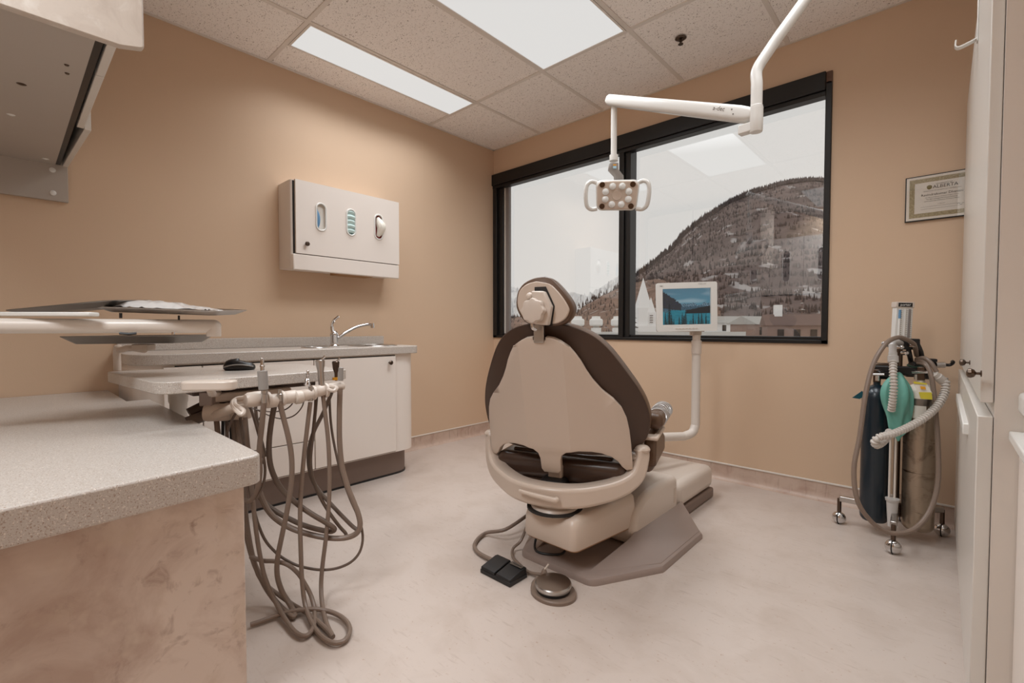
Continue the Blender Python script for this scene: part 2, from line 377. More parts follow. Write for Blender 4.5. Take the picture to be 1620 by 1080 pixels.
# ------------------------------------------------------------------ dispenser cabinet on the left wall
dp = thing('dispenser_cabinet', 'beige wall cabinet with three oval dispenser slots on left wall', 'cabinet', (0.0, -1.53, 1.315))
DY0, DY1 = -1.905, -1.158
b = MB().prism(roundpoly([(.002, DY1), (.18, DY1), (.18, DY0), (.002, DY0)], [0, 0, .02, 0]), 'z', 1.33, 1.855)
b.build('body', lam_m, dp)
MB().prism([(.002, 1.345), (.185, 1.315), (.199, 1.315), (.199, 1.405), (.002, 1.405)], 'y', DY0+.004, DY1-.0).build('lower_panel', lam_m, dp, bevel=.004) if False else None
b = MB().box(.17, .199, DY0+.004, DY1, 1.315, 1.412).build('lower_panel', lam_m, dp, bevel=.006)
MB().box(.179, .183, DY0+.012, DY1-.004, 1.40, 1.85).build('shadow_gap', gap_m, dp)  # dark sheet behind the door stands in for shade in the gap
def stadium(cy, cz, hw, hh, n=10):
    pts = []
    for k in range(n+1): a = PI*k/n; pts.append((cy+hw*math.cos(a), cz+hh-hw+hw*math.sin(a)))
    for k in range(n+1): a = PI+PI*k/n; pts.append((cy+hw*math.cos(a), cz-hh+hw+hw*math.sin(a)))
    return pts
OV = [(-1.727, 1.655), (-1.526, 1.655), (-1.322, 1.657)]
def holed(outer, holes, ax, a, b):       # plate with holes, built from filled loops
    bm = bmesh.new(); edges = []
    for lp in [outer]+holes:
        vs_ = [bm.verts.new((a, p[0], p[1]) if ax == 'x' else (p[0], a, p[1])) for p in lp]
        edges += [bm.edges.new((vs_[i], vs_[(i+1) % len(vs_)])) for i in range(len(vs_))]
    bmesh.ops.triangle_fill(bm, use_beauty=True, use_dissolve=False, edges=edges)
    fs = [f for f in bm.faces]
    r = bmesh.ops.extrude_face_region(bm, geom=fs)
    vv = [e for e in r['geom'] if isinstance(e, bmesh.types.BMVert)]
    bmesh.ops.translate(bm, verts=vv, vec=(b-a, 0, 0) if ax == 'x' else (0, b-a, 0))
    o = MB(); o.bm.free(); o.bm = bm; return o
dd = holed([(DY0+.022, 1.416), (DY1, 1.416), (DY1, 1.857), (DY0+.022, 1.857)], [stadium(y, z, .031, .084) for y, z in OV], 'x', .182, .200).build('door', lam_m, dp, smooth=False)
for y, z in OV:
    MB().tube([(.201, a, c) for a, c in stadium(y, z, .031, .084)]+[(.201, y+.031, z+.084-.031)], .0055, 8, caps=False).build('slot_rim', whitep_m, dd)
MB().lathe([(.006, 0), (.006, .014), (.013, .018), (.014, .024), (.009, .029), (.0, .030)], (.200, -1.824, 1.475), (1, 0, 0)).build('knob', darkknob_m, dd)
# recess behind the slots is open between body front (.18) and door: contents sit there
g = thing('mask_box', 'white box of blue masks inside the first oval slot', 'box', (.1815, -1.727, 1.575))
MB().box(.1832, .1852, -1.76, -1.695, 1.565, 1.745).build('carton', paper_m, g, smooth=False)
MB().tube([(.1880, -1.752, 1.70), (.1885, -1.745, 1.665), (.188, -1.743, 1.62), (.187, -1.75, 1.58)], lambda t: .007+.008*math.sin(PI*t), 8, 5).build('mask', blue_m, g)
MB().tube([(.190, -1.755, 1.715), (.190, -1.748, 1.695), (.190, -1.756, 1.66), (.190, -1.746, 1.60), (.190, -1.735, 1.578), (.190, -1.72, 1.572)], .004, 6, 4).build('glove_edge', blackp_m, g)
g = thing('mask_stack', 'pale mint masks filling the middle oval slot', 'masks', (.1815, -1.526, 1.575))
for k, (zz, x) in enumerate([(1.57, .0), (1.60, .002), (1.63, .001), (1.66, .003), (1.69, .001)]):
    MB().tube([(.1850+x, -1.553, zz+.03), (.187+x, -1.53, zz+.034), (.1850+x, -1.50, zz+.03)], .018, 8, 4).build('mask', mint_m, g)
MB().box(.1832, .1842, -1.557, -1.495, 1.572, 1.71).build('liner', mat('teal_paper', (96, 138, 138), .6), g, smooth=False)
g = thing('glove_box', 'red box with white glove hanging out of the third oval slot', 'box', (.1815, -1.322, 1.575))
MB().box(.1832, .1852, -1.355, -1.29, 1.573, 1.742).build('carton', red_m, g, smooth=False)
MB().tube([(.190, -1.325, 1.722), (.198, -1.315, 1.69), (.206, -1.305, 1.66), (.202, -1.31, 1.63), (.192, -1.325, 1.595)], lambda t: .012+.020*math.sin(PI*t), 10, 6).build('glove', mat('white_latex', (232, 226, 214), .5), g)
tw = thing('paper_towel', 'brown paper towel end hanging beneath the dispenser cabinet', 'paper towel', (.10, -1.47, 1.32))
MB().quadbox([(.05, -1.60, 1.332), (.17, -1.60, 1.332), (.165, -1.35, 1.332), (.05, -1.35, 1.332)], (.004, .0, -.018)).build('sheet', brownpaper_m, tw)

# ------------------------------------------------------------------ south base cabinet (foreground) and its counter
bc = thing('base_cabinet', 'foreground base cabinet with mottled stone laminate end panel', 'cabinet', (.9, -3.1, 0))
sx = lambda y: 1.800-.10*(y+2.66)        # end is a little out of square
MB().quadbox([(.004, -2.72, 0), (sx(-2.72)-.02, -2.72, 0), (sx(-4.1)-.02, -4.1, 0), (.004, -4.1, 0)], (0, 0, .582)).build('body', lam_m, bc, smooth=False)
MB().quadbox([(sx(-2.69)-.02, -2.69, 0), (sx(-2.69), -2.69, 0), (sx(-4.1), -4.1, 0), (sx(-4.1)-.02, -4.1, 0)], (0, 0, .5825)).build('end_panel', stone_m, bc, bevel=.003)
for k in range(4): MB().box(.05+k*.43, .05+k*.43+.42, -2.722, -2.70, .08, .575).build('door', lam_m, bc, bevel=.002)
cs = thing('front_counter', 'thick speckled beige counter top on the foreground base cabinet', 'counter', (.9, -3.1, .583))
MB().prism(roundpoly([(.004, -2.735), (.53, -2.735), (.53, -2.658), (1.840, -2.658), (1.985, -4.12), (.004, -4.12)], [0, 0, 0, .035, 0, 0], 6), 'z', .583, .655).build('worktop', count_m, cs, bevel=.006, seg=3)

# ------------------------------------------------------------------ upper cabinet above it
uc = thing('upper_cabinet', 'hanging upper cabinet seen from below with pale stone end panel', 'cabinet', (.7, -3.1, 1.72))
UX = 1.452
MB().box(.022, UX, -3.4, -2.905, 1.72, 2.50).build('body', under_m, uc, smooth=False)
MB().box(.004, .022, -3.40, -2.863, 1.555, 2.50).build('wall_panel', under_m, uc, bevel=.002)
MB().prism(roundpoly([(-3.40, 1.700), (-2.862, 1.700), (-2.812, 1.713), (-2.812, 2.50), (-3.40, 2.50)], [0, .0, .012, 0, 0], 4), 'x', UX, UX+.022).build('end_panel', pale_lam_m, uc, bevel=.004)
MB().box(.03, UX-.002, -2.906, -2.888, 1.722, 2.49).build('shadow_gap', blackp_m, uc, smooth=False)  # black sheet painted in for the shade behind the upper doors
for x0, x1, op in ((1.196, UX-.004, 0), (.66, 1.190, 0), (.03, .655, 2.0)):
    q = [Vector((x0, -2.882, 1.718)), Vector((x1, -2.882, 1.718)), Vector((x1, -2.862, 1.718)), Vector((x0, -2.862, 1.718))]
    if op:
        h = Vector((x0, -2.872, 1.718)); q = [h+Matrix.Rotation(math.radians(op), 3, 'Z') @ (p-h) for p in q]
    MB().quadbox(q, (0, 0, .77)).build('door', lamw_m, uc, bevel=.002)
for x, y, m_ in ((.95, -3.03, darkknob_m), (1.20, -2.945, darkknob_m), (1.14, -2.94, darkknob_m), (.62, -3.05, whitep_m), (.10, -2.94, whitep_m)):
    MB().lathe([(.0, 0), (.006 if x in (1.20, 1.14) else .012, .0), (.004, -.003), (0, -.003)], (x, y, 1.72), n=12).build('screw_cap', m_, uc)
for y, z in ((-2.915, 1.695), (-2.915, 1.59)):
    MB().lathe([(.0, 0), (.012, 0), (.011, .003), (.007, .005), (0, .0055)], (.022, y, z), (1, 0, 0), 14).build('screw_cap', whitep_m, uc)

# ------------------------------------------------------------------ dental delivery unit
du = thing('delivery_unit', 'dental delivery table on an arm with hanging handpiece hoses, over the foreground counter', 'dental unit', (1.1, -2.5, 0))
tp = [(.745, -2.825), (1.345, -2.775), (1.325, -2.16), (.86, -2.16)]
MB().prism(roundpoly(tp, [.02, .075, .02, .03], 7), 'z', .762, .80).build('work_table', count_m, du, bevel=.003)
MB().box(.80, 1.22, -2.66, -2.24, .735, .762).build('under_plate', leatherd_m, du, bevel=.004)
pc_ = P(283, 640, 'z', .72)
MB().lathe([(.030, 0), (.030, .66), (.034, .67), (.034, .705), (.026, .71), (.026, .735)], (.80, -2.612, 0)).build('post', whitep_m, du)
MB().lathe([(0, 0), (.19, 0), (.19, .015), (.05, .04), (.032, .06)], (1.135, -2.50, 0)).build('post_foot', base_m, du) if False else None
# side bracket under the table and touch pad
tb = P(345, 611, 'z', .765)
pad = MB().prism(roundrect(-.075, .075, -.03, .03, .025), 'z', -.014, .014); pad.xf(Matrix.Translation(D(332, 609, 1.42)) @ Matrix.Rotation(YAW+.12, 4, 'Z')); pad.build('touch_pad', plas_m, du, bevel=.005)
MB().tube([D(332, 614, 1.43), D(335, 622, 1.5), D(345, 622, 1.62)], .012, 8).build('pad_stem', plas_m, du)
MB().box(-.022, .022, -.022, .022, -.024, .024).xf(Matrix.Translation(D(331, 630, 1.60)) @ Matrix.Rotation(YAW, 4, 'Z')).build('pivot_block', base_m, du, bevel=.004)
MB().tube([D(300, 655, 1.62), D(330, 640, 1.66), D(372, 628, 1.68)], .022, 12).build('flex_arm', leatherd_m, du)
MB().tube([D(296, 668, 1.58), D(330, 655, 1.62), D(380, 640, 1.64)], .019, 12).build('flex_arm', hose2_m, du)
MB().tube([D(340, 657, 1.58), D(372, 644, 1.56), D(395, 636, 1.53)], .016, 12).build('holder_link', plas2_m, du)
MB().lathe([(.0, -.04), (.027, -.04), (.03, -.03), (.03, .03), (.027, .04), (0, .04)], D(345, 652, 1.60), RT*1+FW*.3).build('holder_hub', plas2_m, du)
MB().box(-.045, .045, -.02, .02, -.028, .028).xf(Matrix.Translation(D(374, 650, 1.62)) @ Matrix.Rotation(YAW, 4, 'Z')).build('control_box', plas2_m, du, bevel=.006)
MB().box(-.15, .12, -.05, .05, -.016, .016).xf(Matrix.Translation(D(400, 622, 1.72)) @ Matrix.Rotation(PI/2-.1, 4, 'Z')).build('control_box', plas2_m, du, bevel=.006)
# holder bar and holders
hb = [(372, 636, 1.50), (405, 632, 1.50), (433, 634, 1.545), (466, 627, 1.60), (497, 622, 1.65), (530, 613, 1.71)]
hp_ = [D(*q) for q in hb]
MB().tube(hp_, .008, 10, 4).build('holder_bar', plas_m, du)
def drum(c, r, L_, m_=plas_m, nm='holder'):
    ax = (hp_[-1]-hp_[1]).normalized()
    return MB().lathe([(.0, -L_), (r*.8, -L_), (r, -L_*.7), (r*1.02, 0), (r, L_*.7), (r*.8, L_), (0, L_)], c, ax, 20).build(nm, m_, du)
for px, py, dp_, r, L_ in ((404, 631, 1.50, .024, .030), (430, 634, 1.54, .022, .024), (458, 628, 1.585, .022, .030), (472, 628, 1.60, .023, .014), (486, 624, 1.63, .021, .022), (505, 618, 1.665, .021, .020), (531, 612, 1.71, .017, .030)):
    drum(D(px, py, dp_), r, L_)
for px, py, dp_ in ((424, 632, 1.53), (446, 630, 1.565), (495, 621, 1.65), (515, 617, 1.68)):
    drum(D(px, py, dp_), .026, .006)
MB().tube([D(372, 632, 1.49), D(372, 640, 1.46), D(385, 649, 1.45), D(381, 655, 1.44), D(368, 640, 1.46), D(374, 631, 1.49), D(392, 628, 1.49)], .007, 8, 6).build('handle_loop', plas_m, du)
MB().tube([D(520, 611, 1.68), D(532, 613, 1.66), D(528, 618, 1.65), D(519, 616, 1.66)], .007, 8, 6).build('handle_loop', plas_m, du)
# handpieces
def hpx(px0, py0, px1, py1, d0, d1): return D(px0, py0, d0), D(px1, py1, d1)
def handpiece(prof, p0, p1, m_, nm='handpiece'):
    a, c = hpx(*p0, *p1); L_ = (c-a).length
    return MB().lathe([(r, h*L_) for r, h in prof], a, c-a, 16)
h1 = handpiece([(.0, 0), (.014, 0), (.0145, .05), (.0145, .9), (.012, 1), (0, 1)], (415.5, 616), (415.5, 587), (1.49, 1.49), steel_m) if False else None
def HP(nm, m_, a, c, prof):
    L_ = (c-a).length; return MB().lathe([(r, h*L_) for r, h in prof], a, c-a, 18).build(nm, m_, du)
can = HP('handpiece', grey_m, D(417, 616, 1.49), D(415, 586, 1.49), [(.0, 0), (.0145, 0), (.015, .5), (.0148, .97), (.012, 1), (0, 1)])
MB().lathe([(.006, 0), (.006, .012), (.0075, .012), (.0075, .016), (.0055, .017), (.0055, .035), (.003, .04), (0, .04)], D(415, 586, 1.49), (0, 0, 1), 12).build('coupling', chrome_m, can)
HP('hose_end', steel_m, D(417.5, 637, 1.49), D(418.5, 617, 1.49), [(0, 0), (.008, 0), (.008, .7), (.010, .75), (.010, 1), (0, 1)])
HP('hose_end', steel_m, D(442, 634, 1.545), D(443, 616, 1.545), [(0, 0), (.0085, 0), (.0085, .6), (.006, .65), (.006, 1), (0, 1)])
HP('hose_end', steel_m, D(491, 634, 1.63), D(491.5, 611, 1.63), [(0, 0), (.0085, 0), (.0085, .7), (.007, .75), (.007, 1), (0, 1)])
HP('handpiece', chrome_m, D(486, 610, 1.63), D(487, 585, 1.63), [(0, 0), (.009, 0), (.011, .1), (.008, .25), (.010, .3), (.007, .45), (.004, .5), (.006, .55), (.004, .6), (.006, .7), (.004, .75), (.005, .95), (0, 1)])
sy = HP('air_syringe', steel_m, D(509, 612, 1.67), D(506, 569, 1.67), [(0, 0), (.010, 0), (.0105, .3), (.011, .6), (.015, .8), (.0165, .97), (.012, 1), (0, 1)])
MB().cyl(D(508, 570, 1.67), D(514.5, 563, 1.67), .0045).build('nozzle', chrome_m, sy)
MB().lathe([(.0, 0), (.0115, 0), (.0115, .017), (0, .017)], D(511, 620, 1.67), UP, 14).build('amber_ring', orange_m, du)
sy2 = HP('air_syringe', darkknob_m, D(532, 602, 1.74), D(531, 571, 1.74), [(0, 0), (.005, 0), (.006, .4), (.011, .6), (.0135, .95), (.010, 1), (0, 1)])
MB().cyl(D(533, 572, 1.74), D(537.5, 567, 1.74), .0045).build('nozzle', chrome_m, sy2)
MB().lathe([(.0, 0), (.0095, 0), (.0095, .010), (0, .010)], D(530, 601, 1.73), UP, 14).build('amber_ring', orange_m, du)
HP('saliva_ejector', grey_m, D(539, 602, 1.71), D(539.5, 581, 1.71), [(0, 0), (.009, 0), (.009, .97), (.007, 1), (0, 1)])
# hoses: each hangs from the holder bar; none goes below the floor
def hose(pts, dtop, dend, r, m_=hose_m, nm='hose'):
    out = []; n = len(pts)
    for i, (x, y) in enumerate(pts):
        t = i/(n-1); d = dtop+(dend-dtop)*t
        k = -ray(x, y).z
        if k > 0: d = min(d, (CAM.z-r-.004)/k)
        out.append(D(x, y, d))
    for _ in range(2): out = [out[0]]+[(out[i-1]+out[i]*6+out[i+1])/8 for i in range(1, n-1)]+[out[-1]]
    return MB().tube(out, r*.86, 10, 5).build(nm, m_, du)
hose([(417.5, 636), (415, 669), (410.5, 705), (409, 722), (413, 745), (408, 775), (400, 800), (372, 792), (352, 740), (345, 690), (342, 660)], 1.49, 1.62, .0100)
hose([(436, 632), (428, 669), (424, 707), (426, 738), (437, 763), (450, 781), (472, 799), (497, 816), (516, 826), (536, 838), (528, 845), (470, 830), (410, 800), (380, 740), (372, 660)], 1.56, 1.72, .0105, hose2_m)
hose([(442, 634), (447, 656), (456, 688), (461, 713), (462.5, 738), (462, 762), (455, 807), (445, 852), (437.5, 885), (436.5, 910), (445, 938), (460.6, 957), (470, 974), (464, 979), (452, 968), (433, 949), (416, 924), (395, 880), (378, 800), (368, 655)], 1.545, 1.66, .0100)
hose([(491, 636), (486, 675), (481, 719), (477, 763), (474.5, 800), (474.5, 835), (476, 871), (477, 916), (481, 960), (494, 990.6), (508, 1008.6), (527, 1019.5), (544, 1017), (555, 1003), (555, 988), (541, 974), (521.7, 965.6), (496.7, 961), (463, 965.6), (438, 972.5), (416, 982), (396, 988)], 1.63, 1.55, .0088)
hose([(511, 625), (514.5, 656), (519, 688), (521, 719), (521.5, 763), (521, 800), (516, 852), (509, 899), (507, 927), (509, 960), (516, 990), (526, 1006), (530, 1012), (519, 996), (502, 982), (485.6, 968), (463, 957), (441, 940.6), (421.7, 926.7), (405, 912), (390, 850), (375, 660)], 1.67, 1.62, .0088)
hose([(538, 614), (536.5, 656), (536.5, 700), (539.6, 741), (550.6, 773), (558, 790.6), (569, 815.6), (571.7, 832), (566, 846), (546.7, 852.5), (519, 851.7), (491, 846), (463, 837.8), (438, 824), (421.7, 807), (412, 785), (398, 740), (380, 655)], 1.71, 1.66, .0115)
hose([(501, 622), (499, 650), (495, 690), (490, 725), (491, 745), (497, 765), (505, 785), (521.7, 813), (538, 835), (551, 845.6), (546, 848)], 1.69, 1.72, .0072, hose2_m)
hose([(526, 617), (513, 653), (494, 683), (488, 707), (487, 735), (492, 758), (505, 778), (519, 792), (541, 816), (560.6, 836), (566, 838)], 1.74, 1.70, .0085, hose2_m)
hose([(521, 622), (522, 669), (529, 707), (538, 747), (553, 790), (570, 822), (576, 845), (573, 871), (560.6, 888), (538, 899), (513, 903), (485.6, 899), (462, 893), (433, 874), (413, 850), (396, 800), (380, 660)], 1.76, 1.60, .0055, hose2_m)
hose([(396, 880), (414.7, 889), (435.5, 886), (455, 890.6), (471.7, 904), (483, 924), (494, 943), (499, 965.6), (499, 988), (491, 1004), (480, 1009), (466, 1002), (449, 976.7), (435.5, 951.7), (421.7, 924), (414.7, 899), (404, 850), (388, 660)], 1.62, 1.58, .0085)
hose([(393, 635), (402, 660), (410, 690), (416, 715), (422, 745), (417, 772), (405, 790)], 1.56, 1.56, .0050, hose2_m)
hose([(404, 635), (404, 660), (412, 690), (420, 722)], 1.60, 1.62, .0065, hose2_m)
for k in range(6):
    x = 353+k*5.5; hose([(x, 655), (x-1+k*1.5, 690), (x+k*2.0, 725), (x-4, 800)], 1.64+.01*k, 1.66+.01*k, .006+.0012*(k % 2), hose2_m if k % 2 else rubber_m)
hose([(466, 628), (464, 640), (452, 650), (430, 653), (405, 648), (384, 642)], 1.60, 1.60, .0026, hose2_m, 'wire')
hose([(483, 625), (480, 645), (466, 660), (446, 665), (425, 658), (404, 646), (386, 640)], 1.62, 1.6, .0026, hose2_m, 'wire')
hose([(300, 655), (318, 652), (324, 640), (340, 643), (352, 640)], 1.62, 1.66, .0022, yellow_m, 'wire')
hose([(386, 640), (370, 655), (362, 672), (356, 700)], 1.55, 1.60, .0050, hose2_m, 'hose')
# bracket, trays and arm
MB().tube([P(186, 586, 'z', .80), P(186, 586, 'z', .80)+Vector((0, 0, .085)), D(192, 553, 1.80), D(205, 550, 1.78), D(228, 553, 1.72)], .012, 12, 5).build('tray_bracket', plas2_m, du)
tc_ = Matrix.Rotation(YAW+.02, 4, 'Z')
MB().box(-.03, .03, -.02, .02, -.012, .012).xf(Matrix.Translation(D(227, 549, 1.70)) @ tc_).build('bracket_block', plas2_m, du, bevel=.004)
def tray(name, label, ctr, wx, wy, tilt, m_, rz=YAW, lip=.012):
    b = MB(); h = lip
    for s_, z_ in ((0, 0),):
        outer = roundpoly([(-wx, -wy), (wx, -wy), (wx, wy), (-wx, wy)], .03, 3); inner = roundpoly([(-wx+.03, -wy+.03), (wx-.03, -wy+.03), (wx-.03, wy-.03), (-wx+.03, wy-.03)], .02, 3)
        inr2 = inner
        R_ = [[(x, y, h) for x, y in outer], [(x, y, -.003) for x, y in inner], ]
        R2 = [[(x, y, .0) for x, y in inner], [(x, y, h+.003) for x, y in outer]]
        b.rings([R_[1], R_[0], R2[1], R2[0]])
    b.xf(Matrix.Translation(ctr) @ Matrix.Rotation(rz, 4, 'Z') @ Matrix.Rotation(tilt[0], 4, 'X') @ Matrix.Rotation(tilt[1], 4, 'Y'))
    t = thing(name, label, 'tray', ctr); b.build('pan', m_, t, bevel=.001, seg=1); return t
tray('instrument_tray', 'steel tray on the bracket just above the delivery table', D(224, 541, 1.66), .20, .11, (0, -.01), steeld_m, lip=.022)
ar = thing('swing_arm', 'cream tubular swing arm reaching in over the front counter', 'arm', D(0, 515, 1.35))
a0, a1 = D(-120, 515, 1.27), D(338, 516, 1.56)
MB().tube([a0, a0.lerp(a1, .5), a1], .0222, 18).build('tube', tube_m, ar)
MB().ball(a1, .0222, (1, 1, 1), 20).build('elbow', tube_m, ar)
MB().lathe([(.0, 0), (.0205, 0), (.0215, .004), (.0215, .03), (0, .03)], a1+Vector((0, 0, -.034))).build('socket', tube_m, ar)
MB().box(-.09, .22, -.02, .02, 0, .012).xf(Matrix.Translation(D(20, 500, 1.36)) @ Matrix.Rotation(YAW+.1, 4, 'Z')).build('rail', whitep_m, ar, bevel=.003)
MB().tube([D(189, 527, 1.42), D(204, 528, 1.43), D(216, 527, 1.44)], .004, 8).build('latch', blackp_m, ar)
MB().lathe([(0, 0), (.005, 0), (.005, .008), (0, .008)], D(274, 529, 1.49), UP, 10).build('screw', chrome_m, ar)
MB().cyl(D(191, 503, 1.45), D(191, 495, 1.45), .004).build('tray_stud', blackp_m, ar); MB().cyl(D(283, 506, 1.5), D(283, 499, 1.5), .003).build('tray_stud', blackp_m, ar)
tray('instrument_tray', 'brownish steel tray tipped up on the swing arm at its inner end', D(132, 489, 1.50), .155, .10, (.06, -.10), steeld_m, YAW+.05)
t2 = tray('instrument_tray', 'steel tray on the swing arm end carrying a plastic bag', D(279, 494, 1.56), .185, .11, (.05, .035), steel_m, YAW+.1)
bgc = D(272, 487, 1.56)
bgp = thing('plastic_bag', 'crumpled clear plastic bag lying on the arm tray', 'bag', bgc)
b = MB(); nx, ny = 34, 18; g_ = []
for i in range(nx):
    row = []
    for j in range(ny):
        u, v = i/(nx-1)*2-1, j/(ny-1)*2-1
        h_ = max(0, 1-(u*u)**1.2)*max(0, 1-v*v)
        hz = .034*h_**.5*(.62-.42*u)+.008*noise.noise(Vector((u*3.1, v*2.2, 3)))+.006*noise.noise(Vector((u*9, v*6, 1)))
        row.append(b.bm.verts.new((u*.145, v*.085, max(0, hz)-.004)))
    g_.append(row)
for i in range(nx-1):
    for j in range(ny-1): b.bm.faces.new((g_[i][j], g_[i+1][j], g_[i+1][j+1], g_[i][j+1]))
b.xf(Matrix.Translation(bgc+Vector((0, 0, .000))) @ Matrix.Rotation(YAW+.1, 4, 'Z') @ Matrix.Rotation(.035, 4, 'Y')).build('film', clear_m, bgp, ang=180)
# mouse on the table
mc = P(379, 585, 'z', .80)
ms = thing('computer_mouse', 'black wireless mouse with grey side band on the delivery table', 'mouse', mc)
def mouse_ring(sz, z0, z1, off=0):
    pass
b = MB(); R_ = []
for k, (s_, z_) in enumerate([(.90, 0), (1.0, .006), (1.0, .014), (.96, .022), (.82, .031), (.55, .037), (.2, .039), (.01, .0392)]):
    R_.append([Vector((.056*s_*math.cos(a), (.031+.003*math.cos(a))*s_*math.sin(a), z_*(1-.16*math.cos(a)*(k > 1)))) for a in [2*PI*j/24 for j in range(24)]])
MX = Matrix.Translation(mc) @ Matrix.Rotation(YAW+.35, 4, 'Z')
b.rings(R_).xf(MX).build('body', blackp_m, ms, ang=80)
MB().tube([Vector((.0565*math.cos(a), .0335*math.sin(a), .017-.006*math.cos(a*2))) for a in [PI+.5+(PI-1.0)*j/14 for j in range(15)]], .0028, 6).xf(MX).build('side_band', grey_m, ms)
MB().cyl((-.034, -.004, .034), (-.034, .004, .034), .007).xf(MX).build('scroll_wheel', rubber_m, ms)

# ------------------------------------------------------------------ dental chair
CB = 1.95
ch = thing('dental_chair', 'brown vinyl dental chair with beige shell back on taupe floor plate', 'chair', (1.935, -1.62, 0))
CH = Matrix.Translation((1.935, -1.66, 0)) @ Matrix.Rotation(math.radians(18), 4, 'Z')
mir = lambda pts: pts + [(2*CB-x, y) for x, y in pts[::-1]]
po = mir([(2.125, -1.625), (2.277, -1.344), (2.277, -.93), (2.125, -.76)])
pr = roundpoly(po, [.05, .03, .03, .02, .02, .03, .03, .05], 5)
def scl(pts, s, c): return [(c[0]+(x-c[0])*s, c[1]+(y-c[1])*s) for x, y in pts]
cc = (CB, -1.2)
MB().rings([[(x, y, 0) for x, y in pr], [(x, y, .014) for x, y in pr], [(x, y, .024) for x, y in scl(pr, .985, cc)], [(x, y, .028) for x, y in scl(pr, .96, cc)]]).build('floor_plate', base_m, ch)
for s_ in (1, -1):
    V = lambda x, y, z: Vector((CB+s_*x, y, z))
    b = MB(); q = [V(.168, -1.28, .095), V(.168, -.79, .095), V(.312, -.93, .03), V(.312, -1.335, .03), V(.13, -1.585, .026), V(.16, -1.33, .075)]
    f = [b.bm.verts.new(p) for p in q]; lo = [b.bm.verts.new(Vector((p.x, p.y, .02))) for p in q]
    for tri in ((0, 1, 2), (0, 2, 3), (0, 3, 5), (5, 3, 4)): b.bm.faces.new([f[i] for i in tri])
    n_ = 6; ordr = [0, 1, 2, 3, 4, 5]
    for i in range(n_): b.bm.faces.new((f[ordr[i]], f[ordr[(i+1) % n_]], lo[ordr[(i+1) % n_]], lo[ordr[i]]))
    b.bm.faces.new(lo); b.build('plate_flare', base_m, ch, bevel=.008, seg=3)
pf = [(-1.292, .03), (-1.292, .11), (-1.278, .155), (-1.25, .19), (-1.20, .222), (-1.13, .238), (-1.05, .242), (-.90, .242), (-.842, .236), (-.835, .03)]
MB().prism(pf, 'x', CB-.172, CB+.172).build('lift_cover', plas_m, ch, bevel=.028, seg=4)
MB().box(CB+.171, CB+.1735, -.895, -.868, .115, .185).build('switch_plate', plas2_m, ch, bevel=.001)
MB().box(CB-.174, CB+.174, -.80, -.352, .0, .056).build('pedestal_band', toe_m, ch, bevel=.012, seg=3)
MB().box(CB-.172, CB+.172, -.832, -.35, .055, .185).build('pedestal', plas_m, ch, bevel=.04, seg=4)
bl_ = [(CB-.134, -1.665), (CB+.126, -1.665), (CB+.15, -1.25), (CB-.15, -1.25)]
bt_ = roundpoly(bl_, [.05, .03, 0, 0], 4)
def taper(pts, s): return [(CB+(x-CB)*s, -1.25+(y+1.25)*(1-(1-s)*.9)) for x, y in pts]
MB().rings([[(x, y, .128+(y+1.665)*-.05) for x, y in bt_], [(x, y, .136+(y+1.665)*-.05) for x, y in taper(bt_, 1.01)], [(x, y, .205) for x, y in bt_], [(x, y, .236) for x, y in taper(bt_, .97)], [(x, y, .250) for x, y in taper(bt_, .88)]]).build('lift_arm_housing', plas2_m, ch, ang=50)
MB().rings([[(x, y, .122+(y+1.665)*-.05) for x, y in taper(bt_, .985)], [(x, y, .130+(y+1.665)*-.05) for x, y in taper(bt_, .985)]]).build('housing_seal', mat('amber_seal', (150, 112, 76), .5), ch)
MB().lathe([(.0, .238), (.095, .238), (.098, .25), (.09, .262), (.075, .265), (.072, .30), (0, .30)], (1.935, -1.60, 0), n=32).build('swivel', plas_m, ch)
MB().lathe([(.104, .246), (.112, .246), (.112, .254), (.104, .254)], (1.935, -1.60, 0), n=32).build('swivel_gap', gap_m, ch)
MB().box(-.17, .17, .12, .55, .275, .325).xf(CH).build('seat_frame', leatherd_m, ch, bevel=.02)
# yoke
prof = [(-1, -.9), (-.75, -1), (.75, -1), (1, -.8), (1, .8), (.75, 1), (-.75, 1), (-1, .9)]
yk = [(-.332, .195, .482), (-.330, .19, .44), (-.312, .168, .380), (-.262, .115, .345), (-.18, .055, .325), (-.10, .01, .318), (0, -.005, .316)]
yk = yk + [(-x, y, z) for x, y, z in yk[-2::-1]]
MB().tube(yk, lambda t: .027+.013*math.sin(PI*t)**2, 8, 6, True, prof).xf(CH).build('yoke', plas2_m, ch, bevel=.008, seg=3)
for s_ in (1, -1):
    MB().lathe([(.0, 0), (.024, 0), (.024, .018), (0, .018)], (s_*.318, .19, .452), (-s_, 0, 0), 20).xf(CH).build('hinge_ring', steel_m, ch)
    MB().ball((s_*.338, .195, .482), .031, (1, 1, .6)).xf(CH).build('yoke_cap', plas2_m, ch)
MB().tube([(-.09, -.05, .330), (-.04, -.062, .328), (.05, -.062, .320), (.065, -.05, .318)], lambda t: .007+.005*t, 10, 5).xf(CH).build('release_lever', plas2_m, ch)
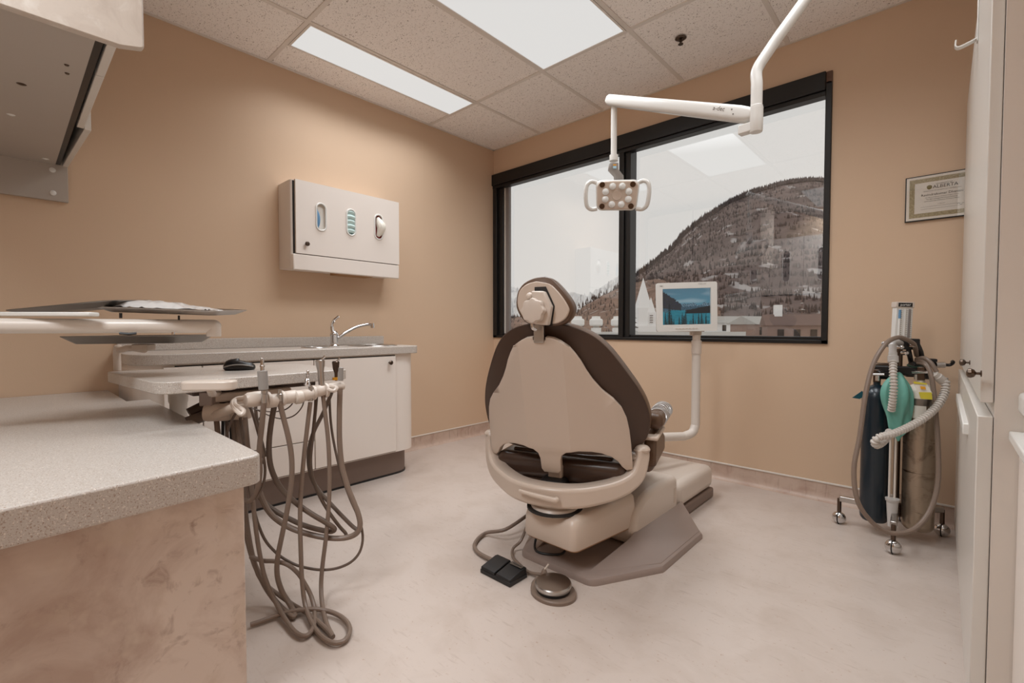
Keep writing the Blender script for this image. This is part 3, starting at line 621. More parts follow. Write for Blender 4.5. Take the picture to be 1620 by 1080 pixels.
# backrest shell
SH = [(-.025,.937),(-.055,.932),(-.08,.92),(-.105,.900),(-.125,.873),(-.142,.845),(-.158,.81),(-.178,.775),(-.208,.735),(-.246,.70),(-.272,.667),(-.286,.63),(-.294,.58),(-.298,.52),(-.300,.45),(-.300,.415),(-.278,.410),(-.262,.425),(-.248,.448),(-.225,.467),(-.19,.481),(-.155,.487),(-.108,.488),(-.070,.480),(-.050,.466),(-.043,.445),(-.041,.40),(-.031,.386)]
SH = SH + [(-x, z) for x, z in SH[::-1]]
SH = [(-.025, .924)] + SH[0:] + [(.025, .924)]
yb = lambda z: -.26*z+.193
fold = lambda u: .41*max(0, abs(u)-.085)
b = MB(); vs_ = [b.bm.verts.new((u, 0, z)) for u, z in SH]; b.bm.faces.new(vs_)
for u in (-.25, -.2, -.15, -.115, -.085, -.06, .06, .085, .115, .15, .2, .25):
    bmesh.ops.bisect_plane(b.bm, geom=b.bm.verts[:]+b.bm.edges[:]+b.bm.faces[:], plane_co=(u, 0, 0), plane_no=(1, 0, 0))
for z in (.44, .47, .5, .55, .6, .65, .7, .75, .8, .85, .9):
    bmesh.ops.bisect_plane(b.bm, geom=b.bm.verts[:]+b.bm.edges[:]+b.bm.faces[:], plane_co=(0, 0, z), plane_no=(0, 0, 1))
for v in b.bm.verts: v.co.y = yb(v.co.z)+fold(v.co.x)
so = b.xf(CH).build('back_shell', plas2_m, ch, bevel=.003, seg=2, ang=18)
sd = so.modifiers.new('solid', 'SOLIDIFY'); sd.thickness = .026; sd.offset = 1; 
so.modifiers.move(1, 0)
MB().box(-.030, .030, -.0, .05, .30, .40).xf(Matrix.Translation((0, yb(.38)+.01, 0)) @ Matrix()).xf(CH).build('back_strut', plas2_m, ch, bevel=.008)
MB().box(-.05, .05, .05, .16, .29, .35).xf(CH).build('strut_socket', rubber_m, ch, bevel=.01)
# backrest cushion
hf = [(0,.974),(.06,.972),(.107,.963),(.15,.946),(.19,.922),(.228,.884),(.262,.836),(.295,.782),(.322,.735),(.343,.69),(.356,.65),(.363,.61),(.361,.565),(.350,.525),(.332,.495),(.305,.472),(.26,.46),(.15,.455)]
CU = hf + [(0, .455)] + [(-x, z) for x, z in hf[:0:-1]]
CU = [(p.x, p.y) for p in smoothpath([Vector((x, z, 0)) for x, z in CU+[CU[0]]], 3)[:-1]]
def cring(s_, off):
    out = []
    for u, z in CU:
        uu, zz = u*s_, .70+(z-.70)*s_; out.append(Vector((uu, yb(zz)+1.0*uu*uu+off, zz+off*.2)))
    return out
MB().rings([cring(.3, .024), cring(.7, .022), cring(1.0, .022)], True, False).xf(CH).build('back_cushion_rear', leatherd_m, ch, ang=60)
MB().rings([cring(1.0, .022), cring(1.008, .04), cring(1.008, .07), cring(.985, .095), cring(.93, .112), cring(.8, .122), cring(.5, .128), cring(.2, .13)], False, True).xf(CH).build('back_cushion', leather_m, ch, ang=60)
MB().tube(cring(1.002, .024)+[cring(1.002, .024)[0]], .0032, 6, caps=False).xf(CH).build('piping', leatherd_m, ch)
# headrest
HO = [(.025,1.155),(-.020,1.150),(-.059,1.133),(-.083,1.105),(-.090,1.074),(-.090,1.043),(-.077,1.014),(-.056,.990),(-.030,.978),(.025,.972),(.070,.973),(.101,.982),(.123,1.003),(.133,1.032),(.125,1.060),(.103,1.092),(.079,1.120),(.052,1.145)]
HI = [(-.005,1.137),(-.041,1.129),(-.069,1.109),(-.080,1.081),(-.080,1.048),(-.067,1.019),(-.046,.990),(-.020,.980),(.040,.980),(.077,.982),(.106,.998),(.120,1.021),(.119,1.039),(.099,1.072),(.074,1.102),(.045,1.126)]
sm2 = lambda L_: [(p.x, p.y) for p in smoothpath([Vector((x, z, 0)) for x, z in L_+[L_[0]]], 3)[:-1]]
HO, HI = sm2(HO), sm2(HI)
hc = (.022, 1.065)
def hring(L_, s_, y): return [Vector((hc[0]+(x-hc[0])*s_, y, hc[1]+(z-hc[1])*s_)) for x, z in L_]
MB().rings([hring(HO, .96, -.082), hring(HO, 1.0, -.076), hring(HO, 1.0, -.05), hring(HO, .97, -.02), hring(HO, .88, .0), hring(HO, .6, .01), hring(HO, .2, .012)]).xf(CH).build('headrest_cushion', leather_m, ch, ang=70)
MB().rings([hring(HI, 1.0, -.078), hring(HI, 1.0, -.088), hring(HI, .97, -.091)]).xf(CH).build('headrest_plate', plas2_m, ch, ang=40)
blk = [(-.012, 1.100), (.036, 1.098), (.064, 1.042), (.052, .974), (.0, .978), (-.004, 1.03)]
MB().prism(blk, 'y', -.09, -.125).xf(CH).build('headrest_bracket', plas_m, ch, bevel=.006, seg=3)
MB().prism([(-.010, 1.116), (.034, 1.116), (.042, 1.10), (.068, 1.045), (.058, .972), (.030, .972), (-.010, 1.09)], 'y', -.088, -.094).xf(CH).build('bracket_slot', gap_m, ch)
kn = [( .003+(.0435+.0028*math.cos(8*a))*math.cos(a), 1.027+(.0435+.0028*math.cos(8*a))*math.sin(a)) for a in [2*PI*j/64 for j in range(64)]]
kr = lambda s_, y: [Vector((.003+(x-.003)*s_, y, 1.027+(z-1.027)*s_)) for x, z in kn]
MB().rings([kr(.9, -.118), kr(1, -.124), kr(1, -.145), kr(.93, -.153), kr(.7, -.155)]).xf(CH).build('headrest_knob', plas_m, ch, ang=45)
MB().ball((-.024, -.105, 1.082), .014).xf(CH).build('lock_button', plas_m, ch)
MB().tube([(-.010, -.12, .985), (-.008, -.118, .965), (.0, -.105, .958)], .006, 8, 4).xf(CH).build('lock_pin', chrome_m, ch)
MB().box(-.020, .020, -.078, -.068, .91, .99).xf(CH).build('headrest_stem', steel_m, ch, bevel=.002)
# seat, legrest, armrest
def pillow(x0, x1, y0, y1, z0, z1, r=.04):
    return MB().box(x0, x1, y0, y1, z0, z1)
pillow(-.285, .285, .13, .66, .318, .425).xf(CH).build('seat_cushion', seat_m, ch, bevel=.035, seg=4)
for k in range(4):
    MB().box(-.22, .22, .18+k*.09, .262+k*.09, .415, .436).xf(CH).build('seat_tuft', seat_m, ch, bevel=.008, seg=3)
pillow(-.24, .24, .66, 1.22, .36, .45).xf(CH).build('leg_rest', seat_m, ch, bevel=.035, seg=4)
MB().prism(roundpoly([(.23, .40), (.55, .40), (.55, .47), (.40, .535), (.25, .53)], .02, 3), 'x', .335, .385).xf(CH).build('armrest_bracket', leather_m, ch, bevel=.012, seg=3)
MB().box(.29, .375, .24, .62, .37, .475).xf(CH).build('seat_wing', leather_m, ch, bevel=.03, seg=4)
MB().box(.325, .395, .22, .46, .512, .530).xf(CH).build('armrest_plate', plas2_m, ch, bevel=.008, seg=3)
am = MB().box(.335, .405, .27, .60, .545, .615).xf(CH).build('armrest', leather_m, ch, bevel=.026, seg=4)
wr = MB()
for k in range(9):
    y = .36+k*.028
    wr.tube([(.370+.041*math.cos(a), y+.012*math.sin(2*a+k), .580+.040*math.sin(a)) for a in [2*PI*j/20 for j in range(21)]], .0022, 5, caps=False)
wr.xf(CH).build('plastic_wrap', clear_m, am)
MB().cyl((.36, .40, .52), (.36, .40, .57), .018).xf(CH).build('armrest_post', plas_m, ch)
# screen on its post (moves with the chair)
pp = D(1101, 610, 2.72); pp = Vector((pp.x, pp.y, 0))
z1 = P(1103, 537, 'x', pp.x).z
post = [Vector((1.80, -1.0, .40)), D(1037, 691, 2.58), D(1080, 690, 2.69), D(1092, 686, 2.715), Vector((pp.x, pp.y, .375)), Vector((pp.x, pp.y, .42)), Vector((pp.x, pp.y, .905))]
MB().tube([Vector((1.80, -1.0, .40)), D(1037, 691.5, 2.58), D(1079, 690, 2.69)]+smoothpath([D(1082, 690, 2.695), D(1095, 684, 2.715), Vector((pp.x, pp.y, .40))], 6)+[Vector((pp.x, pp.y, .88))], .0245, 16).build('screen_post', tube_m, ch)
MB().lathe([(.0, 0), (.028, 0), (.028, .075), (.022, .078), (.022, .11), (0, .11)], (pp.x, pp.y, .815)).build('post_collar', plas_m, ch)

# monitor: own thing resting on the post
mcx = D(1085, 485.5, 2.68)
mx = (D(1131, 447, 2.66)-D(1040, 449, 2.70)); mx.z = 0; mx.normalize()
mt = thing('monitor', 'small white monitor showing a mountain lake, on the chair post', 'monitor', mcx)
mz = Vector((0, 0, 1)); my = mz.cross(mx); mz = (mz+my*-.0).normalized()
MM = Matrix.Translation(mcx) @ Matrix.Rotation(math.radians(-1.2), 4, FW) @ Matrix((mx, my, mz)).transposed().to_4x4()
Wm, Hm = .166, .139
b = holed(roundrect(-Wm, Wm, -Hm, Hm, .010), [[(-.132, -.100), (.132, -.100), (.132, .105), (-.132, .105)]], 'y', -.022, .006)
b.xf(MM).build('bezel', whitep_m, mt, bevel=.003, ang=30)
MB().prism(roundrect(-Wm+.004, Wm-.004, -Hm+.004, Hm-.004, .012), 'y', .0, .03).xf(MM).build('casing', whitep_m, mt, bevel=.006)
MB().prism(roundrect(-.10, .10, -.09, .09, .012), 'y', .03, .055).xf(MM).build('rear_casing', whitep_m, mt, bevel=.008)
MB().box(.035, .095, .03, .075, -.165, -.02).xf(MM).build('mount', plas_m, mt, bevel=.006)
# screen picture: a colour grid (lake, peaks, conifers)
NX, NZ = 120, 92; SW, SHh = .133, .1035
b = MB(); cl_ = b.bm.loops.layers.color.new('pic') if hasattr(b.bm.loops.layers, 'color') else None
pk = lambda u: .56+.13*noise.noise(Vector((u*3.2, 1.5, 0)))+.07*noise.noise(Vector((u*9, 4.5, 0)))+.03*noise.noise(Vector((u*25, 7, 0)))
trees = [(.08+.9*random.random(), .10+.22*random.random()**2) for _ in range(16)]+[(.155, .66), (.07, .36), (.20, .30), (.42, .34), (.49, .40), (.45, .26), (.76, .33), (.82, .36), (.91, .3)]
def pic(u, v):
    n1 = noise.noise(Vector((u*22, v*22, 2))); n2 = noise.noise(Vector((u*50, v*40, 5)))
    for tx, th in trees:
        t = v/th
        if 0 <= t < 1:
            wd = .035*th/.3*(1-t)*(.55+.45*math.sin(v*150+tx*30))+.003
            if abs(u-tx) < wd: return (.010+.01*n2, .018, .02)
    if u < .40 and v > .47-.20*u and v < .95-.95*u+.04*n1+.03*n2: return (.03+.03*max(0, n2), .035+.03*max(0, n2), .045+.04*max(0, n1))
    hz = .40+.02*n1
    rt = .40+.14*max(0, (u-.5))*1.6+.015*n1
    if u > .5 and .30 < v < rt: return (.015, .015, .018)
    if v > hz:
        p_ = pk(u)+.03
        if v < p_:
            s_ = .5+.5*n2; return (.06+.18*s_*(v > .5), .12+.24*s_*(v > .5), .17+.28*s_*(v > .5)) if n2 > -.1 else (.03, .07, .10)
        g2 = (v-.5); cl = max(0, noise.noise(Vector((u*2.5, v*7, 9))))
        return (.10+.28*cl, .27+.25*cl-.10*g2, .36+.22*cl-.12*g2)
    r_ = .5+.5*noise.noise(Vector((u*8, v*26, 12)))
    p_ = 2*hz-pk(u)+.18
    if v > p_: return (.03+.04*r_, .10+.08*r_, .13+.10*r_)
    return (.01+.02*r_, .16+.10*r_, .22+.12*r_)
G = [[b.bm.verts.new((-SW+2*SW*i/NX, -.004, -SHh+.003+2*SHh*k/NZ)) for k in range(NZ+1)] for i in range(NX+1)]
cols = []
for i in range(NX):
    for k in range(NZ):
        b.bm.faces.new((G[i][k], G[i+1][k], G[i+1][k+1], G[i][k+1])); cols.append(pic((i+.5)/NX, (k+.5)/NZ))
b.xf(MM); sp = b
me_cols = cols
scm = bpy.data.materials.new('screen_picture'); scm.use_nodes = True
n_ = scm.node_tree.nodes; at_ = n_.new('ShaderNodeAttribute'); at_.attribute_name = 'picture'; bs = n_['Principled BSDF']
bs.inputs['Base Color'].default_value = (.01, .01, .01, 1); bs.inputs['Roughness'].default_value = .25
scm.node_tree.links.new(at_.outputs['Color'], bs.inputs['Emission Color']); bs.inputs['Emission Strength'].default_value = .62
bmesh.ops.translate(sp.bm, verts=sp.bm.verts, vec=-mcx)
me = bpy.data.meshes.new('screen'); sp.bm.to_mesh(me); sp.bm.free(); me.materials.append(scm)
ca = me.color_attributes.new('picture', 'FLOAT_COLOR', 'CORNER')
fl = []
for c in me_cols: fl += [c[0], c[1], c[2], 1]*4
ca.data.foreach_set('color', fl)
so_ = bpy.data.objects.new('screen', me); COL.objects.link(so_); so_.parent = mt
tx = MM.to_3x3() @ Vector((1, 0, 0)); tz = MM.to_3x3() @ Vector((0, 0, 1))
text('lettering', 'NEC', inkl_m, mt, MM @ Vector((-.138, -.0227, .121)), tx, tz, .010)
text('lettering', 'MultiSync LCD', inkl_m, mt, MM @ Vector((.085, -.0227, .128)), tx, tz, .007)
for k in range(7): MB().box(-.062+k*.018, -.050+k*.018, -.0245, -.02, -.1245, -.1205).xf(MM).build('button', plas_m, mt)

# foot controls
bp = thing('foot_pedal', 'black twin foot pedal lying on the floor behind the chair', 'pedal', (1.825, -1.78, 0))
for s_, (x0, x1) in enumerate(((1.746, 1.820), (1.828, 1.902))):
    MB().prism([(-1.830, .0), (-1.735, .0), (-1.735, .040), (-1.750, .042), (-1.830, .026)], 'x', x0, x1).build('pedal', rubber_m, bp, bevel=.003)
MB().box(1.744, 1.904, -1.832, -1.733, .0, .016).build('base', blackp_m, bp, bevel=.002)
MB().box(-.03, .03, -.010, .010, 0, .0015).xf(Matrix.Translation((1.867, -1.752, .0425)) @ Matrix.Rotation(.0, 4, 'Z')).build('name_plate', steeld_m, bp)
text('lettering', 'TREADLITE', ink_m, bp, (1.867, -1.752, .0443), (1, 0, 0), (0, 1, 0), .009)
MB().tube([(1.63, -1.40, .075), P(800, 837, 'z', .04), P(768, 843, 'z', .014), P(751, 860, 'z', .010), P(757, 874, 'z', .010), P(782, 887, 'z', .015), (1.76, -1.75, .018)], .0085, 10, 6).build('hose', hose_m, bp)
dc = Vector((2.045, -1.752, 0))
fc = thing('foot_control', 'round steel disc foot control on taupe base behind the chair', 'pedal', dc)
bo = [(dc.x+.088*math.cos(a), dc.y+.075*math.sin(a)) for a in [math.radians(-150+20*k) for k in range(12)]]+[(1.985, -1.665), (1.945, -1.70), (1.945, -1.75)]
bo = [(p.x, p.y) for p in smoothpath([Vector((x, y, 0)) for x, y in bo+[bo[0]]], 3)[:-1]]
MB().rings([[(x, y, 0) for x, y in bo], [(x, y, .010) for x, y in bo], [(x, y, .014) for x, y in scl(bo, .96, dc)]]).build('base', hose_m, fc)
MB().lathe([(0, 0), (.06, 0), (.062, .012), (0, .012)], dc+Vector((0, 0, .014)), n=32).build('gasket', rubber_m, fc)
MB().lathe([(.0, 0), (.064, 0), (.066, .004), (.066, .014), (.063, .018), (.0, .021)], dc+Vector((0, 0, .026)), n=40).build('disc', steel_m, fc)
MB().lathe([(.016, 0), (.015, .012), (.008, .028), (.005, .032), (0, .032)], (1.966, -1.706, .013)).build('toggle_boot', hose_m, fc)
MB().cyl((1.966, -1.706, .040), (1.976, -1.692, .062), .0035).build('toggle', plas_m, fc)
MB().tube([(1.96, -1.705, .02), P(838, 905, 'z', .012), P(822, 893, 'z', .010), P(811, 880, 'z', .009), P(812, 867, 'z', .02), P(824, 855, 'z', .05), (1.74, -1.55, .09)], .0062, 10, 6).build('hose', hose_m, fc)
MB().tube([(1.80, -1.52, .10), (1.80, -1.56, .05), (1.84, -1.60, .036), (1.90, -1.58, .034), (1.93, -1.53, .036), (1.90, -1.47, .08)], .005, 8, 6).build('cable', rubber_m, ch)

# ------------------------------------------------------------------ dental lamp on its ceiling arm
lc = D(976, 309, 2.3)
dl = thing('dental_lamp', 'white dental operating lamp hanging on its jointed ceiling arm', 'lamp', (lc.x, lc.y, lc.z))
va, vb = D(971.5, 160, 2.3), D(974, 252, 2.3)
jt = D(1196.5, 186, 1.78)
MB().cyl(va, Vector((va.x, va.y, vb.z)), .0145).build('drop_tube', whitep_m, dl)
vb = Vector((va.x, va.y, vb.z))
MB().lathe([(0, 0), (.021, 0), (.021, .028), (0, .028)], vb+Vector((0, 0, -.005))).build('tube_collar', whitep_m, dl)
A0 = D(966, 159, 2.3); A1 = D(1190, 183, 1.80)
ax = (A1-A0).normalized(); up_ = Vector((0, 0, 1)); sd_ = ax.cross(up_).normalized(); up2 = sd_.cross(ax)
La = (A1-A0).length
aprof = roundrect(-.030, .030, -.024, .024, .015, 4)
b = MB(); b.rings([[A0+ax*t+sd_*(x*s_)+up2*(y*s_*k_) for x, y in aprof] for t, s_, k_ in ((-.016, .6, .7), (-.012, .85, .85), (0, 1, 1), (La*.5, 1, 1.12), (La-.05, 1, 1.22), (La-.01, 1, 1.1), (La+.012, .9, .8), (La+.02, .6, .6))]); b.build('balance_arm', whitep_m, dl, ang=60)
text('lettering', 'a-dec', inkl_m, dl, A0+ax*(La-.13)+sd_*.0305+up2*.006, ax, up2, .024)
for q in (.062, .075): MB().lathe([(0, 0), (.003, 0), (.003, .002), (0, .002)], A0+ax*(La-q)+sd_*.029+up2*(.008 if q > .07 else -.008), sd_, 8).build('screw', steeld_m, dl)
MB().box(-.062, .0, -.017, .017, -.050, -.014).xf(Matrix.Translation(jt) @ Matrix.Rotation(math.atan2(ax.y, ax.x), 4, 'Z')).build('knuckle', whitep_m, dl, bevel=.004)
bt = Vector((jt.x, jt.y, 0))
pts = [jt+Vector((0, 0, .0)), jt+Vector((0, 0, .10))]+smoothpath([jt+Vector((0, 0, .125)), D(1198, 110, 1.78), D(1218, 78, 1.765), D(1233, 56, 1.75)], 8)
top2 = D(1283, -12, 1.71); dr = (D(1283, -12, 1.71)-D(1233, 56, 1.75)).normalized()
end = D(1233, 56, 1.75)+dr*((H-.02-D(1233, 56, 1.75).z)/dr.z)
MB().tube(pts+[end], .0205, 16).build('support_pipe', whitep_m, dl)
MB().lathe([(0, -.0555), (.021, -.055), (.0225, -.052), (.0235, .0), (.024, .035), (.0225, .036), (.0225, .042), (.020, .045)], jt+Vector((0, 0, .0)), n=20).build('pivot', whitep_m, dl)
MB().lathe([(0, 0), (.09, 0), (.09, .02), (.03, .05), (0, .05)], end+Vector((0, 0, .02)), (0, 0, -1)).build('ceiling_mount', whitep_m, dl)
# lamp head, local frame: x right, z up, -y to the patient side
hn = (Vector((2.75, -2.6, 1.05))-lc).normalized(); hx = Vector((0, 0, 1)).cross(-hn).normalized()*1; hx = (-hn).cross(Vector((0, 0, 1))).normalized()
hz_ = hx.cross(-hn).normalized()
HM = Matrix.Translation(lc) @ Matrix((hx, -hn, hz_)).transposed().to_4x4() @ Matrix.Rotation(math.radians(3), 4, 'Y')
def hr(w0, w1, h, y, r=.03): return [Vector((x*(w0+(w1-w0)*(z/h*.5+.5))/w1, y, z)) for x, z in roundrect(-w1, w1, -h, h, r, 5)]
MB().rings([hr(.094, .102, .068, .0), hr(.098, .106, .072, .006), hr(.098, .106, .072, .03), hr(.08, .09, .06, .05), hr(.05, .05, .035, .058)]).xf(HM).build('head_housing', whitep_m, dl, ang=50)
MB().rings([hr(.092, .100, .066, -.001), hr(.09, .098, .064, -.005)]).xf(HM).build('face_plate', plas2_m, dl)
for k in range(8):
    a = 2*PI*(k+.5)/8
    MB().lathe([(0, 0), (.0165, 0), (.0155, .006), (.009, .010), (0, .011)], (.060*math.cos(a), -.005, .046*math.sin(a)), (0, -1, 0), 16).xf(HM).build('led_lens', led_m, dl)
for sx_ in (-1, 1):
    for sz_ in (-1, 1):
        MB().lathe([(0, 0), (.0135, 0), (.0135, .003), (0, .003)], (sx_*(.070 if sz_ < 0 else .073), -.005, sz_*.051), (0, -1, 0), 16).xf(HM).build('sensor_window', mat('brown_lens', (72, 48, 30), .2), dl) if (sx_, sz_) == (-1, -1) else MB().lathe([(0, 0), (.0135, 0), (.0135, .003), (0, .003)], (sx_*(.070 if sz_ < 0 else .073), -.005, sz_*.051), (0, -1, 0), 16).xf(HM).build('sensor_window', MATS['brown_lens'], dl)
MB().lathe([(.024, 0), (.022, .002), (.0, -.0005)], (0, -.006, 0), (0, -1, 0), 20).xf(HM).build('centre_dimple', plas2_m, dl)
for sx_ in (-1, 1):
    MB().tube([(sx_*.098, .02, .058), (sx_*.125, .012, .066), (sx_*.146, .004, .052), (sx_*.152, 0, .01), (sx_*.146, .002, -.045), (sx_*.125, .01, -.066), (sx_*.095, .016, -.064)], .0105, 10, 6).xf(HM).build('handle', whitep_m, dl)
MB().rings([[p] if 0 else [vb+Vector((0, 0, -.02))+RT*(x*1.0)+FW*y*.9 for x, y in roundrect(-.022, .022, -.020, .020, .012, 3)], [vb+Vector((0, 0, -.05))+RT*(x*1.15-.002)+FW*y for x, y in roundrect(-.022, .022, -.018, .018, .012, 3)], [lc+Vector((0, 0, .10))+RT*(x*1.05+.012)+FW*(y+.02) for x, y in roundrect(-.022, .022, -.016, .016, .010, 3)], [lc+Vector((0, 0, .055))+RT*(x*1.05+.02)+FW*(y+.045) for x, y in roundrect(-.022, .022, -.014, .014, .010, 3)]]).build('neck', grey_m, dl, ang=60)
nk = vb+Vector((0, 0, -.03))-FW*.0225
MB().box(-.008, .008, -.0015, .0, -.006, -.0).xf(frame(nk, RT, FW, Vector((0, 0, 1)))).build('sticker', label_or_m, dl)
MB().box(-.008, .008, -.0015, .0, -.02, -.008).xf(frame(nk, RT, FW, Vector((0, 0, 1)))).build('sticker', mat('pale_blue_sticker', (170, 206, 222), .5), dl)

# sprinkler
sp_ = P(1077, 60, 'z', H)
sk_ = thing('sprinkler', 'small dark fire sprinkler head in the ceiling tile', 'sprinkler', sp_)
MB().lathe([(0, 0), (.028, 0), (.031, -.003), (.022, -.008), (.014, -.006), (.010, -.004), (0, -.004)], sp_, (0, 0, 1)).build('escutcheon', darkknob_m, sk_)
MB().lathe([(0, 0), (.007, 0), (.007, -.018), (.010, -.020), (.004, -.024), (.004, -.032), (.014, -.033), (.014, -.036), (0, -.036)], sp_, (0, 0, 1), 14).build('nozzle', darkknob_m, sk_)

# ------------------------------------------------------------------ gas cart
GC = Vector((2.925, -.30, 0))
gc = thing('gas_cart', 'chrome four-legged gas cart with flowmeter by the window wall', 'cart', GC)
cas = [Vector((2.711, -.312, 0)), Vector((2.931, -.530, 0)), Vector((2.935, -.07, 0)), Vector((3.085, -.16, 0))]
for c in cas:
    d = (GC-c); d.z = 0; L_ = d.length; d.normalize()
    lg = MB().box(0, L_, -.012, .012, -.012, .014).xf(Matrix.Translation(c+Vector((0, 0, .125))) @ Matrix.Rotation(math.atan2(d.y, d.x), 4, 'Z')).build('leg', steel_m, gc, bevel=.004)
    cs_ = MB().cyl(c+Vector((0, 0, .06)), c+Vector((0, 0, .125)), .009).build('caster_stem', darkknob_m, gc)
    MB().ball(c+Vector((0, 0, .030)), .030, (1, .78, 1)).build('caster_ball', chrome_m, cs_)
    MB().tube([c+Vector((.001+.031*math.cos(a)*.2, .026*math.cos(a), .030+.0305*math.sin(a))) for a in [2*PI*k/20 for k in range(21)]], .0022, 6, caps=False).build('caster_band', rubber_m, cs_)
MB().lathe([(0, .10), (.03, .10), (.03, .15), (.012, .16), (.012, .88), (0, .88)], GC).build('mast', darkknob_m, gc)
MB().box(-.075, .10, -.035, .035, .655, .69).xf(Matrix.Translation(GC)).box(GC.x-.10, GC.x+.10, GC.y-.02, GC.y+.02, .75, .79).build('yoke_block', blackp_m, gc, bevel=.006)
for x_ in (2.905, 2.924): MB().cyl((x_, -.385, .15), (x_, -.372, .60), .0045).build('rod', tube_m, gc)
MB().lathe([(0, 0), (.016, 0), (.022, .11), (.026, .115), (.027, .125), (0, .125)], (2.918, -.40, .075)).build('rod_cup', clear_m, gc)
mf = D(1430, 545, 2.16)
MB().box(-.035, .05, -.03, .03, -.022, .028).xf(Matrix.Translation(mf) @ Matrix.Rotation(.5, 4, 'Z')).build('manifold', blackp_m, gc, bevel=.005)
for px, py, r in ((1399, 544, .014), (1440, 545, .011), (1428, 558, .010), (1421, 549, .009)):
    c = D(px, py, 2.12); MB().lathe([(0, 0), (r, 0), (r*1.05, .004), (r, .022), (r*.6, .026), (0, .026)], c, -FW, 16).build('control_knob', chrome_m, gc)
MB().cyl(D(1399, 545, 2.14), D(1425, 546, 2.16), .009).build('knob_shaft', chrome_m, gc)
# flowmeter
fmc = D(1426, 508, 2.16); rt_ = Vector((math.cos(YAW-.1), math.sin(YAW-.1), 0)); fw_ = Vector((-rt_.y, rt_.x, 0)); FM = frame(fmc, rt_, fw_, Vector((0, 0, 1))) @ Matrix.Rotation(.03, 4, 'Y')
MB().box(-.035, .038, -.015, .012, -.085, .065).xf(FM).build('flowmeter', whitep_m, gc, bevel=.003)
MB().box(-.039, .041, -.019, .014, .062, .088).xf(FM).build('flowmeter_cap', plas_m, gc, bevel=.003)
MB().box(-.029, .030, -.0205, -.018, .066, .084).xf(FM).build('cap_label', blackp_m, gc)
text('lettering', 'porter', whitep_m, gc, FM @ Vector((0, -.0212, .075)), rt_, (0, 0, 1), .017)
for x_, m_ in ((-.020, blue_m), (.002, whitep_m), (.022, bead_m)):
    MB().cyl((x_, -.017, -.075), (x_, -.017, .055), .0042).xf(FM).build('flow_tube', m_ if m_ is not blue_m else whitep_m, gc)
    if m_ is blue_m: MB().cyl((x_, -.0175, .012), (x_, -.0175, .052), .0047).xf(FM).build('flow_float', blue_m, gc)
tk = MB()
for x_ in (-.011, .013, .031):
    for k in range(14): tk.box(x_-.003, x_+.003, -.0156, -.0148, -.07+k*.009, -.0688+k*.009)
tk.xf(FM).build('scale_ticks', inkl_m, gc)
# hoses on the cart
def ctube(pts, r, m_, nm, par=gc, n=10, sm=6): return MB().tube([D(*p) for p in pts], r, n, sm).build(nm, m_, par)
ctube([(1450, 562, 2.16), (1446, 545, 2.10), (1432, 536, 2.06), (1418, 534, 2.04), (1400, 545, 2.02), (1382, 575, 2.01), (1370, 620, 2.0), (1360, 690, 1.99), (1351, 740, 1.98), (1356, 790, 1.96), (1376, 822, 1.95), (1400, 840, 1.94), (1425, 843, 1.93), (1450, 834, 1.93), (1472, 806, 1.94), (1484, 760, 1.96), (1483, 690, 1.99), (1477, 620, 2.02), (1472, 590, 2.04), (1462, 572, 2.08), (1450, 570, 2.14)], .0095, hose_m, 'gas_hose')
ctube([(1450, 568, 2.14), (1462, 566, 2.08), (1473, 574, 2.05), (1482, 588, 2.03)], .0085, hose_m, 'gas_hose')
ctube([(1452, 574, 2.12), (1462, 576, 2.07), (1470, 584, 2.05)], .007, hose_m, 'gas_hose')
ctube([(1449, 540, 2.16), (1456, 556, 2.15), (1458, 566, 2.16), ], .011, blackp_m, 'bracket_arm', sm=3)
ctube([(1437, 552, 2.16), (1440, 566, 2.16), (1443, 580, 2.18)], .010, blackp_m, 'bracket_arm', sm=3)
for px, py, w_ in ((1395, 580, .03), (1468, 573, .03), (1450, 590, .045), (1400, 590, .035)):
    MB().box(-w_, w_, -.02, .02, -.018, .018).xf(Matrix.Translation(D(px, py, 2.20)) @ Matrix.Rotation(.3, 4, 'Z')).build('regulator', blackp_m if px > 1440 else darkknob_m, gc, bevel=.005)
for px, py, d0 in ((1396, 592, 2.17), (1462, 592, 2.13), (1450, 578, 2.16)):
    MB().cyl(D(px-9, py, d0), D(px+9, py+1, d0), .021).build('regulator_body', blackp_m, gc, bevel=.004)
for px, py in ((1449, 597), (1458, 597), (1388, 599)): MB().cyl(D(px, py+3, 2.09), D(px, py-5, 2.09), .007).build('yoke_screw', chrome_m, gc)
MB().cyl(D(1480, 577, 2.16), D(1494, 577, 2.15), .014).build('handle_boss', chrome_m, gc)
MB().tube([D(1494, 577, 2.15), D(1503, 577, 2.14), D(1508, 573, 2.13), D(1506, 571, 2.13)], .007, 10, 5).build('crank_handle', blackp_m, gc)
MB().tube([D(1435, 577, 2.10), D(1448, 581, 2.09), D(1458, 579, 2.10)], .004, 8, 4).build('green_tube', mat('dark_green', (30, 60, 48), .4), gc)
